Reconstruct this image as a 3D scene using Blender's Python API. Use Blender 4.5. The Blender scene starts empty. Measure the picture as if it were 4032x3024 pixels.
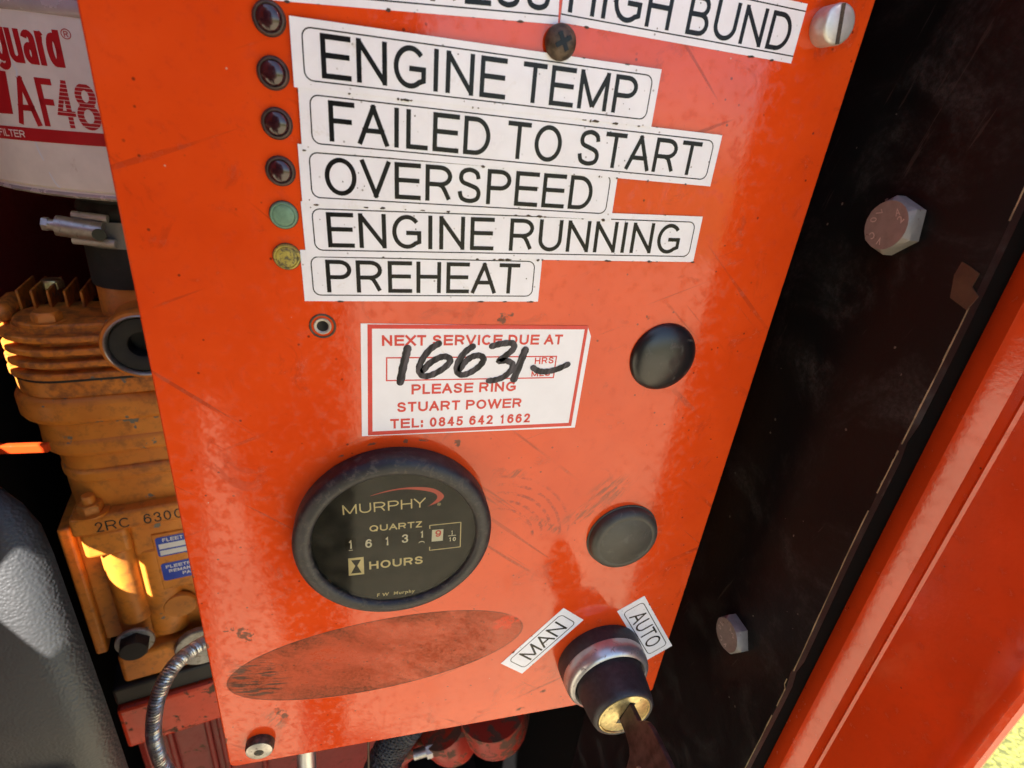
import bpy, bmesh, math, random
from mathutils import Vector, Matrix
random.seed(7)
PI = math.pi
sc = bpy.context.scene
COL = sc.collection
MM = 0.001
H0 = 1.10                       # height of the camera above the ground, metres

def W(x, y, z):                 # millimetres from the point of the panel straight in front of the lens -> world metres
    return Vector((x*MM, y*MM, z*MM + H0))

# ------------------------------------------------------------------ camera
cam = bpy.data.cameras.new('camera')
cam.sensor_fit = 'HORIZONTAL'; cam.sensor_width = 36.0; cam.lens = 18.59
cam.clip_start = 0.005; cam.clip_end = 400.0
camo = bpy.data.objects.new('camera', cam); COL.objects.link(camo)
right = Vector((0.96578369, -0.23819079, 0.10260120))
down = Vector((-0.01029463, -0.43050735, -0.90252836))
fwd = Vector((0.25914452, 0.87059093, -0.41822906))
up = -down
m = Matrix(((right.x, up.x, -fwd.x, 0), (right.y, up.y, -fwd.y, 0), (right.z, up.z, -fwd.z, 0), (0, 0, 0, 1)))
m.translation = W(0, -129, 0)
camo.matrix_world = m
cam.dof.use_dof = True; cam.dof.focus_distance = 0.165; cam.dof.aperture_fstop = 24.0
sc.camera = camo

# ------------------------------------------------------------------ sky, sun, exposure
SUN = Vector((-0.55, -0.55, 0.63)).normalized()
wd = bpy.data.worlds.new('World'); sc.world = wd; wd.use_nodes = True
nt = wd.node_tree
sky = nt.nodes.new('ShaderNodeTexSky'); sky.sky_type = 'NISHITA'; sky.sun_disc = False
sky.sun_elevation = math.asin(SUN.z)
sky.sun_rotation = math.atan2(SUN.x, SUN.y)
sky.dust_density = 0.6; sky.air_density = 1.0
bg = nt.nodes['Background']; bg.inputs['Strength'].default_value = 0.075
nt.links.new(sky.outputs[0], bg.inputs['Color'])
sl = bpy.data.lights.new('sun', 'SUN'); sl.energy = 5.0; sl.angle = math.radians(0.5); sl.color = (1.0, 0.97, 0.93)
so = bpy.data.objects.new('sun', sl); COL.objects.link(so)
so.rotation_euler = SUN.to_track_quat('Z', 'Y').to_euler(); so.location = (-2, -1.2, 3)
vs = sc.view_settings
vs.view_transform = 'Standard'; vs.look = 'None'; vs.gamma = 1.0; vs.use_curve_mapping = False
vs.exposure = 2.48
cy = sc.cycles
cy.max_bounces = 6; cy.diffuse_bounces = 3; cy.glossy_bounces = 3; cy.transparent_max_bounces = 6; cy.transmission_bounces = 2
cy.caustics_reflective = False; cy.caustics_refractive = False

# ------------------------------------------------------------------ materials
class NT:
    def __init__(s, name):
        s.m = bpy.data.materials.new(name); s.m.use_nodes = True
        s.t = s.m.node_tree; s.b = s.t.nodes['Principled BSDF']; s.out = s.t.nodes['Material Output']
        tc = s.t.nodes.new('ShaderNodeTexCoord')
        s.co = s.vm('SCALE', tc.outputs['Object'], scale=1000.0)      # object coordinates in millimetres
    def link(s, a, b): s.t.links.new(a, b)
    def node(s, typ, **kw):
        n = s.t.nodes.new(typ)
        for k, v in kw.items(): setattr(n, k, v)
        return n
    def put(s, sock, v):
        if hasattr(v, 'links'): s.link(v, sock)
        else: sock.default_value = v
    def vm(s, op, a, b=None, scale=None):
        n = s.node('ShaderNodeVectorMath', operation=op); s.put(n.inputs[0], a)
        if b is not None: s.put(n.inputs[1], b)
        if scale is not None: n.inputs['Scale'].default_value = scale
        return n.outputs['Value'] if op in ('LENGTH', 'DISTANCE', 'DOT_PRODUCT') else n.outputs[0]
    def math(s, op, a, b=0.0, clamp=False):
        n = s.node('ShaderNodeMath', operation=op, use_clamp=clamp); s.put(n.inputs[0], a); s.put(n.inputs[1], b); return n.outputs[0]
    def ss(s, v, lo, hi):
        n = s.node('ShaderNodeMapRange', interpolation_type='SMOOTHSTEP'); s.put(n.inputs[0], v)
        n.inputs[1].default_value = lo; n.inputs[2].default_value = hi; return n.outputs[0]
    def noise(s, scale, detail=3.0, rough=0.55, co=None, dist=0.0):
        n = s.node('ShaderNodeTexNoise'); s.put(n.inputs['Vector'], co or s.co)
        n.inputs['Scale'].default_value = scale; n.inputs['Detail'].default_value = detail
        n.inputs['Roughness'].default_value = rough; n.inputs['Distortion'].default_value = dist
        return n.outputs['Fac']
    def voro(s, scale, co=None, feature='F1'):
        n = s.node('ShaderNodeTexVoronoi', feature=feature); s.put(n.inputs['Vector'], co or s.co)
        n.inputs['Scale'].default_value = scale; return n.outputs['Distance']
    def mapped(s, loc=(0, 0, 0), rot=(0, 0, 0), sca=(1, 1, 1), typ='TEXTURE'):
        n = s.node('ShaderNodeMapping', vector_type=typ); s.link(s.co, n.inputs[0])
        n.inputs['Location'].default_value = loc; n.inputs['Rotation'].default_value = rot; n.inputs['Scale'].default_value = sca
        return n.outputs[0]
    def mix(s, f, a, b):
        n = s.node('ShaderNodeMix', data_type='RGBA'); s.put(n.inputs[0], f)
        for i, c in ((6, a), (7, b)):
            s.put(n.inputs[i], c if hasattr(c, 'links') else (c[0], c[1], c[2], 1.0))
        return n.outputs[2]
    def bump(s, hgt, strength=0.3, dist=0.0002):
        n = s.node('ShaderNodeBump'); n.inputs['Strength'].default_value = strength; n.inputs['Distance'].default_value = dist
        s.link(hgt, n.inputs['Height']); s.link(n.outputs[0], s.b.inputs['Normal']); return n
    def set(s, **kw):
        names = dict(col='Base Color', rough='Roughness', metal='Metallic', coat='Coat Weight', coatr='Coat Roughness', spec='Specular IOR Level', ior='IOR', sheen='Sheen Weight')
        for k, v in kw.items():
            v = (v[0], v[1], v[2], 1.0) if isinstance(v, (tuple, list)) else v
            s.put(s.b.inputs[names[k]], v)
        return s

MAT = {}
def simple(name, col, rough=0.5, metal=0.0, var=0.25, scale=0.25, bump=0.0, dirt=None, dirt_lo=0.58, coat=0.0, spec=0.5, bscale=2.0):
    n = NT(name)
    f = n.noise(scale, 5.0, 0.6)
    c = n.mix(n.ss(f, 0.3, 0.7), tuple(x*(1-var) for x in col), tuple(min(1, x*(1+var)) for x in col))
    if dirt:
        d = n.ss(n.noise(scale*1.7, 8.0, 0.65, dist=0.6), dirt_lo, dirt_lo+0.1)
        c = n.mix(d, c, dirt)
        n.set(metal=n.math('MULTIPLY', n.math('SUBTRACT', 1.0, d), metal) if metal else 0.0)
        n.set(rough=n.math('ADD', rough, n.math('MULTIPLY', d, 0.25), True))
    else:
        n.set(metal=metal, rough=n.math('ADD', rough, n.math('MULTIPLY', n.math('SUBTRACT', f, 0.5), 0.25), True))
    n.set(col=c, coat=coat, spec=spec)
    if bump: n.bump(n.noise(bscale, 4.0, 0.6), bump)
    MAT[name] = n.m
    return n.m

ORANGE = (0.66, 0.050, 0.009)

def ell(n, cx, cz, rx, rz, rot=0.0, soft=0.25, z0=212.0):
    """mask of an ellipse in the panel's own plane (x, z), millimetres"""
    v = n.mapped((cx, 0, cz+z0), (0, -rot, 0), (rx, 1e6, rz))
    return n.ss(n.vm('LENGTH', v), 1.0+soft*0.5, 1.0-soft*0.5)

def panel_paint():
    n = NT('orange_panel_paint')
    big = n.noise(0.03, 4.0, 0.6); mid = n.noise(0.35, 6.0, 0.65)
    c = n.mix(n.ss(big, 0.3, 0.7), (0.63, 0.054, 0.006), (0.71, 0.070, 0.009))
    c = n.mix(n.math('MULTIPLY', n.ss(mid, 0.52, 0.72), 0.28), c, (0.42, 0.032, 0.008))
    hs1 = n.ss(n.noise(0.35, 2.0, 0.5, n.mapped((0, 0, 0), (0, 0.7, 0), (26.0, 1, 0.9))), 0.665, 0.70)
    hs2 = n.ss(n.noise(0.35, 2.0, 0.5, n.mapped((9, 0, 4), (0, -0.4, 0), (30.0, 1, 0.8))), 0.675, 0.71)
    hair = n.math('MULTIPLY', n.math('MAXIMUM', hs1, hs2), n.ss(big, 0.42, 0.60))
    c = n.mix(n.math('MULTIPLY', hair, 0.55), c, (0.24, 0.030, 0.012))
    blot = n.ss(n.noise(0.075, 9.0, 0.75, dist=1.0), 0.56, 0.66)
    c = n.mix(n.math('MULTIPLY', blot, 0.34), c, (0.30, 0.030, 0.010))
    # sparse dark specks of grime, and a few pale nicks
    sp = n.math('MULTIPLY', n.ss(n.voro(0.26), 0.105, 0.055), n.ss(n.noise(0.11, 2.0), 0.42, 0.54))
    c = n.mix(n.math('MULTIPLY', sp, 0.8), c, (0.10, 0.018, 0.008))
    v2 = n.vm('ADD', n.co, (37.0, 3.0, 11.0))
    sp2 = n.ss(n.voro(0.115, v2), 0.030, 0.016)
    c = n.mix(n.math('MULTIPLY', sp2, 0.7), c, (0.62, 0.42, 0.32))
    sp3 = n.ss(n.voro(0.55, n.vm('ADD', n.co, (5.0, 9.0, 2.0))), 0.10, 0.05)
    c = n.mix(n.math('MULTIPLY', sp3, n.math('MULTIPLY', n.ss(big, 0.48, 0.62), 0.35)), c, (0.25, 0.02, 0.006))
    # residue of a removed oval badge
    inner = ell(n, 6.0, -165.0, 44.0, 13.0, math.radians(5.6), 0.9)
    ovs = n.ss(n.voro(0.45), 0.22, 0.10)
    ov = ell(n, 3.6, -165.0, 49.6, 17.2, math.radians(5.6), 0.012)
    grime = n.math('MULTIPLY', n.ss(n.noise(0.05, 9.0, 0.74, n.mapped((0, 0, 0), (0, 0.5, 0), (1.6, 1, 0.7)), 0.4), 0.36, 0.64), n.math('ADD', 0.45, n.math('MULTIPLY', n.ss(n.noise(0.9, 5.0, 0.7), 0.35, 0.65), 0.55)))
    c = n.mix(n.math('MULTIPLY', ov, n.math('ADD', n.math('ADD', 0.34, n.math('MULTIPLY', ovs, 0.3)), n.math('MULTIPLY', grime, n.math('SUBTRACT', 0.85, n.math('MULTIPLY', inner, 0.42))), True)), c, (0.16, 0.034, 0.013))
    rim = n.math('MULTIPLY', ov, n.math('SUBTRACT', 1.0, ell(n, 3.6, -165.0, 49.1, 16.75, math.radians(5.6), 0.02)))
    c = n.mix(n.math('MULTIPLY', rim, 0.6), c, (0.09, 0.02, 0.01))
    clean = n.math('MULTIPLY', ell(n, 46.5, -157.0, 5.2, 3.2, 0.2, 0.5), n.ss(mid, 0.42, 0.50))
    c = n.mix(clean, c, (0.66, 0.05, 0.010))
    # torn black adhesive at the left end of the oval
    tornz = ell(n, -36.5, -168.5, 8.8, 9.0, 0.3, 0.5)
    lines = n.noise(0.9, 3.0, 0.6, n.mapped((0, 0, 0), (0, 0.18, 0), (7.0, 1, 1.0)))
    torn = n.math('MULTIPLY', n.math('MULTIPLY', tornz, n.ss(lines, 0.50, 0.56)), ell(n, -38.0, -165.5, 13.5, 18.0, 0, 0.3))
    c = n.mix(n.math('MULTIPLY', torn, 0.95), c, (0.075, 0.022, 0.012))
    chips = None
    for (x, z, rx, rz, ro) in ((-38.4, -147.5, 2.7, 4.4, 0.4), (-42.4, -144.5, 2.0, 1.6, 0), (33.9, -42.8, 1.7, 2.2, -0.5),
                               (35.8, -41.6, 1.3, 0.8, 0), (9.5, -79.3, 1.0, 0.9, 0), (24.0, -80.7, 1.3, 1.5, 0), (-8.0, -83.5, 1.2, 0.6, 0.4), (0.5, -79.8, 1.6, 0.6, 0.3),
                               (14.5, -79.3, 2.0, 0.5, -0.1), (107.0, -92.3, .45, 1.5, -.3),
                               (76.0, -41.3, 0.9, 1.2, 0), (85.0, -50.0, 1.0, .8, 0), (57.0, -208.0, 2.6, 1.2, 0.3), (66.0, -199.0, 2.2, 1.3, .4),
                               (-30.5, -187.5, 2.0, 4.6, 0.5), (-49.3, -196.0, 0.9, 4.0, 0), (-49.2, -150.0, .8, 2.2, 0), (-49.2, -120.0, .7, 3.0, 0)):
        e = ell(n, x, z, rx, rz, ro, 1.1)
        chips = e if chips is None else n.math('MAXIMUM', chips, e)
    ragged = n.ss(n.math('ADD', n.math('MULTIPLY', chips, 0.34), n.math('MULTIPLY', n.noise(0.55, 6.0, 0.75, dist=0.5), 0.9)), 0.74, 0.80)
    c = n.mix(n.math('MULTIPLY', n.math('MULTIPLY', ragged, n.ss(chips, 0.05, 0.3)), 0.85), c, (0.085, 0.040, 0.022))
    stk = n.noise(0.5, 5.0, 0.7, n.mapped((0, 0, 0), (0, -0.9, 0), (4.0, 1, 0.8)))
    scf = None
    for (x, z, rx, rz, ro) in ((68.5, -109.5, 7.0, 3.0, 0.5), (76.0, -101.5, 6.5, 4.4, 0.5), (43.0, -92.5, 2.6, 1.6, 0), (56.0, -114.0, 7.0, 1.4, -.6), (-33.0, -190.0, 2.5, 5.5, .4)):
        e = ell(n, x, z, rx, rz, ro, 1.2); scf = e if scf is None else n.math('MAXIMUM', scf, e)
    scf = n.math('MULTIPLY', scf, n.ss(stk, 0.44, 0.62))
    c = n.mix(n.math('MULTIPLY', scf, 0.75), c, (0.16, 0.040, 0.018))
    # rubbed concentric arcs to the right of the hour meter
    dv = n.vm('SUBTRACT', n.co, (38.0, 0.0, -119.0+212.0))
    dist = n.vm('LENGTH', n.vm('MULTIPLY', dv, (1, 0, 1)))
    ring = n.math('MULTIPLY', n.ss(n.math('SINE', n.math('MULTIPLY', dist, 2.0)), 0.2, 0.9), n.math('MULTIPLY', n.ss(dist, 12, 14), n.ss(dist, 27, 25)))
    sx = n.node('ShaderNodeSeparateXYZ'); n.link(dv, sx.inputs[0])
    ring = n.math('MULTIPLY', ring, n.math('MULTIPLY', n.ss(sx.outputs['X'], -2, 2), n.ss(sx.outputs['Z'], 0, 3)))
    ring = n.math('MULTIPLY', ring, n.ss(mid, 0.42, 0.6))
    c = n.mix(n.math('MULTIPLY', ring, 0.8), c, (0.28, 0.024, 0.010))
    ringb = n.math('MULTIPLY', ring, n.math('MULTIPLY', n.ss(n.noise(0.4, 5.0, 0.7), 0.52, 0.6), n.math('MULTIPLY', n.ss(dist, 22, 18), n.ss(sx.outputs['Z'], 9, 6))))
    c = n.mix(n.math('MULTIPLY', ringb, 0.9), c, (0.06, 0.02, 0.012))
    rr = n.math('ADD', 0.07, n.math('MULTIPLY', n.ss(mid, 0.45, 0.65), 0.20))
    rr = n.math('ADD', rr, n.math('ADD', n.math('MULTIPLY', blot, 0.10), n.math('MULTIPLY', hair, 0.15)))
    rr = n.math('ADD', rr, n.math('MULTIPLY', ov, n.math('ADD', 0.16, n.math('MULTIPLY', grime, 0.25))))
    rr = n.math('ADD', rr, n.math('MULTIPLY', ragged, n.math('MULTIPLY', n.ss(chips, 0.05, 0.3), 0.35)))
    n.set(col=c, rough=rr, spec=n.math('SUBTRACT', 0.48, n.math('MULTIPLY', ov, n.math('ADD', 0.12, n.math('MULTIPLY', grime, 0.25)))))
    hgt = n.noise(0.55, 2.0, 0.6)
    n.bump(hgt, 0.13, 0.00012)
    MAT['panel'] = n.m
panel_paint()

def orange_plain(name, col, rough, rust=0.0, spec=0.5):
    n = NT(name)
    big = n.noise(0.03, 4.0, 0.6); mid = n.noise(0.3, 6.0, 0.65)
    c = n.mix(n.ss(big, 0.3, 0.7), tuple(x*0.9 for x in col), tuple(x*1.07 for x in col))
    c = n.mix(n.math('MULTIPLY', n.ss(mid, 0.5, 0.75), 0.3), c, tuple(x*0.6 for x in col))
    sp = n.math('MULTIPLY', n.ss(n.voro(0.16), 0.06, 0.03), n.ss(n.noise(0.05, 2.0), 0.45, 0.55))
    c = n.mix(n.math('MULTIPLY', sp, 0.8), c, (0.06, 0.012, 0.006))
    r = n.math('ADD', rough, n.math('MULTIPLY', n.ss(mid, 0.4, 0.8), 0.2))
    if rust:
        ru = n.ss(n.noise(0.10, 9.0, 0.68, dist=0.5), 0.66-rust, 0.70-rust)
        c = n.mix(ru, c, n.mix(n.noise(0.6, 4.0), (0.035, 0.018, 0.012), (0.16, 0.065, 0.03)))
        r = n.math('ADD', r, n.math('MULTIPLY', ru, 0.4))
    n.set(col=c, rough=r, spec=spec)
    n.bump(n.noise(0.7, 3.0, 0.5), 0.3, 0.00015)
    MAT[name] = n.m
orange_plain('frame_paint', (0.70, 0.060, 0.010), 0.14, spec=0.62)
orange_plain('inner_paint', (0.20, 0.014, 0.009), 0.5)  # the housing's orange darkened: interior shade is put into the colour
orange_plain('bracket_paint', (0.62, 0.045, 0.010), 0.35, rust=0.10)
orange_plain('engine_red', (0.20, 0.012, 0.009), 0.42, rust=0.06)
orange_plain('manifold_red', (0.32, 0.022, 0.010), 0.40, rust=0.16)

def compressor_paint(key='compressor', dirt=0.55, lo=0.46):
    n = NT(key+'_paint')
    mid = n.noise(0.16, 6.0, 0.65); big = n.noise(0.03, 3.0)
    c = n.mix(n.ss(big, 0.35, 0.65), (0.60, 0.185, 0.022), (0.72, 0.245, 0.030))
    c = n.mix(n.math('MULTIPLY', n.ss(mid, lo, lo+0.26), dirt), c, (0.17, 0.058, 0.022))
    chip = n.ss(n.noise(0.11, 5.0, 0.55, n.vm('ADD', n.co, (13.0, 4.0, 41.0))), 0.665, 0.68)
    c = n.mix(chip, c, (0.17, 0.155, 0.14))
    n.set(col=c, rough=n.math('ADD', 0.36, n.math('MULTIPLY', mid, 0.25)), spec=0.45)
    n.bump(n.math('SUBTRACT', n.math('MULTIPLY', n.noise(1.0, 4.0, 0.6), 0.35), n.math('MULTIPLY', chip, 0.5)), 0.35, 0.0004)
    MAT[key] = n.m
compressor_paint()
compressor_paint('compressor_dirty', 0.82, 0.40)

def label_mat():
    n = NT('label_tape')
    f = n.noise(0.10, 6.0, 0.65)
    c = n.mix(n.ss(f, 0.35, 0.7), (0.82, 0.83, 0.90), (0.77, 0.77, 0.83))
    c = n.mix(n.math('MULTIPLY', n.ss(n.noise(0.16, 8.0, 0.7, dist=0.6), 0.60, 0.74), 0.45), c, (0.55, 0.50, 0.42))
    sp = n.math('MULTIPLY', n.ss(n.voro(0.42), 0.13, 0.06), n.ss(n.noise(0.2, 2.0), 0.48, 0.58))
    c = n.mix(n.math('MULTIPLY', sp, 0.7), c, (0.16, 0.13, 0.11))
    n.set(col=c, rough=n.math('ADD', 0.14, n.math('MULTIPLY', f, 0.22)), spec=0.45)
    n.bump(n.noise(0.12, 5.0, 0.62), 0.35, 0.0006)
    MAT['label_white'] = n.m
label_mat()
simple('paper_white', (0.80, 0.80, 0.86), 0.35, var=0.03, scale=0.08, bump=0.05, dirt=(0.66, 0.60, 0.50), dirt_lo=0.66, bscale=0.3)
simple('ink_black', (0.006, 0.006, 0.007), 0.30, var=0.2, spec=0.22)
simple('ink_grey', (0.10, 0.10, 0.11), 0.35, var=0.2)
simple('ink_red', (0.60, 0.035, 0.028), 0.38, var=0.1)
def marker():
    n = NT('marker_ink')
    st_ = n.noise(0.5, 4.0, 0.65, n.mapped((0, 0, 0), (0, 0.25, 0), (0.8, 1, 7.0)))
    n.set(col=n.mix(n.ss(st_, 0.38, 0.68), (0.010, 0.009, 0.013), (0.095, 0.085, 0.100)), rough=0.5, spec=0.25); MAT['marker_ink'] = n.m
marker()
simple('gauge_rubber', (0.011, 0.010, 0.014), 0.48, var=0.4, scale=0.3, bump=0.35, dirt=(0.060, 0.052, 0.045), dirt_lo=0.52)
simple('dial_black', (0.010, 0.0085, 0.006), 0.7, var=0.5, scale=0.25, dirt=(0.026, 0.022, 0.014), dirt_lo=0.57, spec=0.2)
simple('dial_gold', (0.72, 0.58, 0.28), 0.5, var=0.08)
simple('dial_cream', (0.75, 0.68, 0.50), 0.5, var=0.06)
simple('dial_red', (0.62, 0.060, 0.035), 0.5, var=0.08)
simple('wheel_black', (0.013, 0.010, 0.006), 0.8, spec=0.1, var=0.2)
simple('plug_black', (0.010, 0.010, 0.012), 0.30, var=0.25, scale=0.2, dirt=(0.05, 0.047, 0.042), dirt_lo=0.56, bump=0.1)
simple('plug_dusty', (0.040, 0.039, 0.034), 0.5, var=0.25, scale=0.15, dirt=(0.10, 0.095, 0.08), dirt_lo=0.56, bump=0.15)
simple('led_red', (0.026, 0.005, 0.008), 0.22, var=0.3, scale=0.8, coat=0.5)
simple('led_rim', (0.050, 0.030, 0.024), 0.45, var=0.4, scale=0.8)
simple('led_green', (0.125, 0.235, 0.155), 0.45, var=0.2, scale=0.5, dirt=(0.09, 0.14, 0.10), dirt_lo=0.6)
simple('led_yellow', (0.32, 0.26, 0.045), 0.45, var=0.3, scale=0.5, dirt=(0.10, 0.085, 0.04), dirt_lo=0.50)
simple('steel_dull', (0.45, 0.43, 0.41), 0.38, metal=0.9, var=0.15, scale=0.4, dirt=(0.16, 0.12, 0.09), dirt_lo=0.58, bump=0.2)
simple('steel_clean', (0.55, 0.54, 0.53), 0.42, metal=0.6, var=0.1, scale=0.4, dirt=(0.22, 0.18, 0.15), dirt_lo=0.64)
simple('bolt_mark', (0.46, 0.43, 0.41), 0.4, metal=0.2, var=0.2)
simple('steel_plated', (0.21, 0.20, 0.195), 0.50, metal=0.15, var=0.12, scale=0.3, dirt=(0.10, 0.06, 0.05), dirt_lo=0.62, bump=0.15)
simple('screw_rust', (0.075, 0.052, 0.036), 0.55, metal=0.35, var=0.5, scale=0.7, bump=0.4)
simple('chrome', (0.46, 0.45, 0.46), 0.32, metal=0.75, var=0.08, scale=0.3, dirt=(0.20, 0.15, 0.14), dirt_lo=0.58)
simple('switch_black', (0.024, 0.021, 0.025), 0.50, var=0.35, scale=0.6, bump=0.35, dirt=(0.055, 0.045, 0.045), dirt_lo=0.60)
simple('brass', (0.60, 0.49, 0.24), 0.36, metal=0.9, var=0.2, scale=0.5, dirt=(0.26, 0.20, 0.09), dirt_lo=0.56, bump=0.2)
simple('key_brown', (0.085, 0.054, 0.048), 0.42, metal=0.5, var=0.45, scale=0.25, bump=0.2)
def plate_mat():
    n = NT('plate_black')
    dust = n.math('MULTIPLY', n.ss(n.noise(0.035, 8.0, 0.72, dist=0.7), 0.46, 0.74), n.math('ADD', 0.25, n.ss(n.noise(0.7, 5.0, 0.7), 0.35, 0.7)))
    c = n.mix(dust, (0.0045, 0.0052, 0.0060), (0.040, 0.041, 0.043))
    scr = n.ss(n.noise(0.5, 3.0, 0.6, n.mapped((0, 0, 0), (0.25, 0, 0), (1, 1.0, 14.0))), 0.68, 0.72)
    c = n.mix(n.math('MULTIPLY', scr, 0.5), c, (0.05, 0.045, 0.042))
    n.set(col=c, rough=n.math('ADD', 0.38, n.math('MULTIPLY', dust, 0.3)), spec=0.16)
    n.bump(n.noise(0.5, 5.0, 0.6), 0.25, 0.0003); MAT['plate_black'] = n.m
plate_mat()
simple('fleck', (0.10, 0.09, 0.08), 0.7, var=0.4)
simple('edge_wear', (0.30, 0.29, 0.19), 0.6, var=0.5, scale=0.15)
simple('shade_black', (0.003, 0.0025, 0.0025), 0.9, var=0.3, spec=0.1)  # near-black standing in for deep shade in the gap and lower interior
simple('tape_brown', (0.050, 0.029, 0.015), 0.5, var=0.3, scale=0.2)
simple('filter_cream', (0.80, 0.73, 0.68), 0.38, var=0.06, scale=0.06, dirt=(0.60, 0.50, 0.44), dirt_lo=0.68, bump=0.06)
simple('filter_rim', (0.55, 0.50, 0.50), 0.25, metal=0.3, var=0.1, scale=0.1)
simple('filter_red', (0.46, 0.012, 0.018), 0.40, var=0.06, scale=0.1)
simple('rubber_black', (0.009, 0.008, 0.008), 0.7, var=0.4, scale=0.15, bump=0.2, dirt=(0.045, 0.038, 0.034), dirt_lo=0.60)
simple('sticker_blue', (0.022, 0.060, 0.42), 0.35, var=0.08, scale=0.1)
simple('sticker_white', (0.72, 0.70, 0.70), 0.4, var=0.05)
simple('grime_brown', (0.055, 0.038, 0.026), 0.8, var=0.5, scale=1.0)
simple('grime_black', (0.012, 0.010, 0.009), 0.6, var=0.5, scale=0.1, bump=0.3)
simple('braid_black', (0.030, 0.029, 0.031), 0.6, var=0.4, scale=0.6)
simple('person_cloth', (0.020, 0.022, 0.028), 0.85, var=0.2, scale=0.01)
simple('person_skin', (0.42, 0.22, 0.15), 0.55, var=0.1, scale=0.02)
simple('steel_grey_flange', (0.34, 0.32, 0.29), 0.45, metal=0.5, var=0.25, scale=0.25, dirt=(0.15, 0.10, 0.06), dirt_lo=0.55, bump=0.3)

def leather():
    n = NT('cover_plastic')
    v = n.voro(1.0, feature='SMOOTH_F1')
    n.set(col=n.mix(n.noise(0.03, 5.0, 0.6), (0.020, 0.020, 0.021), (0.040, 0.039, 0.038)), rough=0.5, spec=0.6)
    n.bump(v, 0.4, 0.0005); MAT['cover'] = n.m
leather()
def braid():
    n = NT('braid_steel')
    n.set(col=n.mix(n.noise(0.8, 3.0), (0.50, 0.49, 0.48), (0.75, 0.74, 0.72)), metal=0.85, rough=0.4); MAT['braid'] = n.m
braid()
def glass():
    n = NT('gauge_glass'); t = n.t
    tr = t.nodes.new('ShaderNodeBsdfTransparent'); tr.inputs[0].default_value = (0.93, 0.92, 0.88, 1)
    gl = t.nodes.new('ShaderNodeBsdfGlossy'); gl.inputs['Roughness'].default_value = 0.06
    fr = t.nodes.new('ShaderNodeFresnel'); fr.inputs[0].default_value = 1.30
    df = t.nodes.new('ShaderNodeBsdfDiffuse'); df.inputs[0].default_value = (0.30, 0.27, 0.20, 1)
    m1 = t.nodes.new('ShaderNodeMixShader'); m2 = t.nodes.new('ShaderNodeMixShader')
    t.links.new(fr.outputs[0], m1.inputs[0]); t.links.new(tr.outputs[0], m1.inputs[1]); t.links.new(gl.outputs[0], m1.inputs[2])
    dust = n.math('MULTIPLY', n.ss(n.noise(0.22, 8.0, 0.7), 0.40, 0.80), 0.09)
    t.links.new(dust, m2.inputs[0]); t.links.new(m1.outputs[0], m2.inputs[1]); t.links.new(df.outputs[0], m2.inputs[2])
    t.links.new(m2.outputs[0], n.out.inputs['Surface']); MAT['glass'] = n.m
glass()
def ground_mat():
    n = NT('ground_grass')
    f = n.noise(0.09, 6.0, 0.7); g = n.voro(0.10)
    c = n.mix(n.ss(f, 0.3, 0.7), (0.15, 0.145, 0.022), (0.27, 0.25, 0.050))
    c = n.mix(n.ss(g, 0.45, 0.75), c, (0.09, 0.09, 0.018))
    n.set(col=c, rough=0.9); n.bump(g, 0.6, 0.006); MAT['ground'] = n.m
ground_mat()
simple('bounce_warm', (0.42, 0.345, 0.21), 0.85, var=0.12, scale=0.004, bump=0.3, bscale=0.1, dirt=(0.31, 0.255, 0.15), dirt_lo=0.55)  # warm tone chosen for the light this unseen slab bounces

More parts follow.
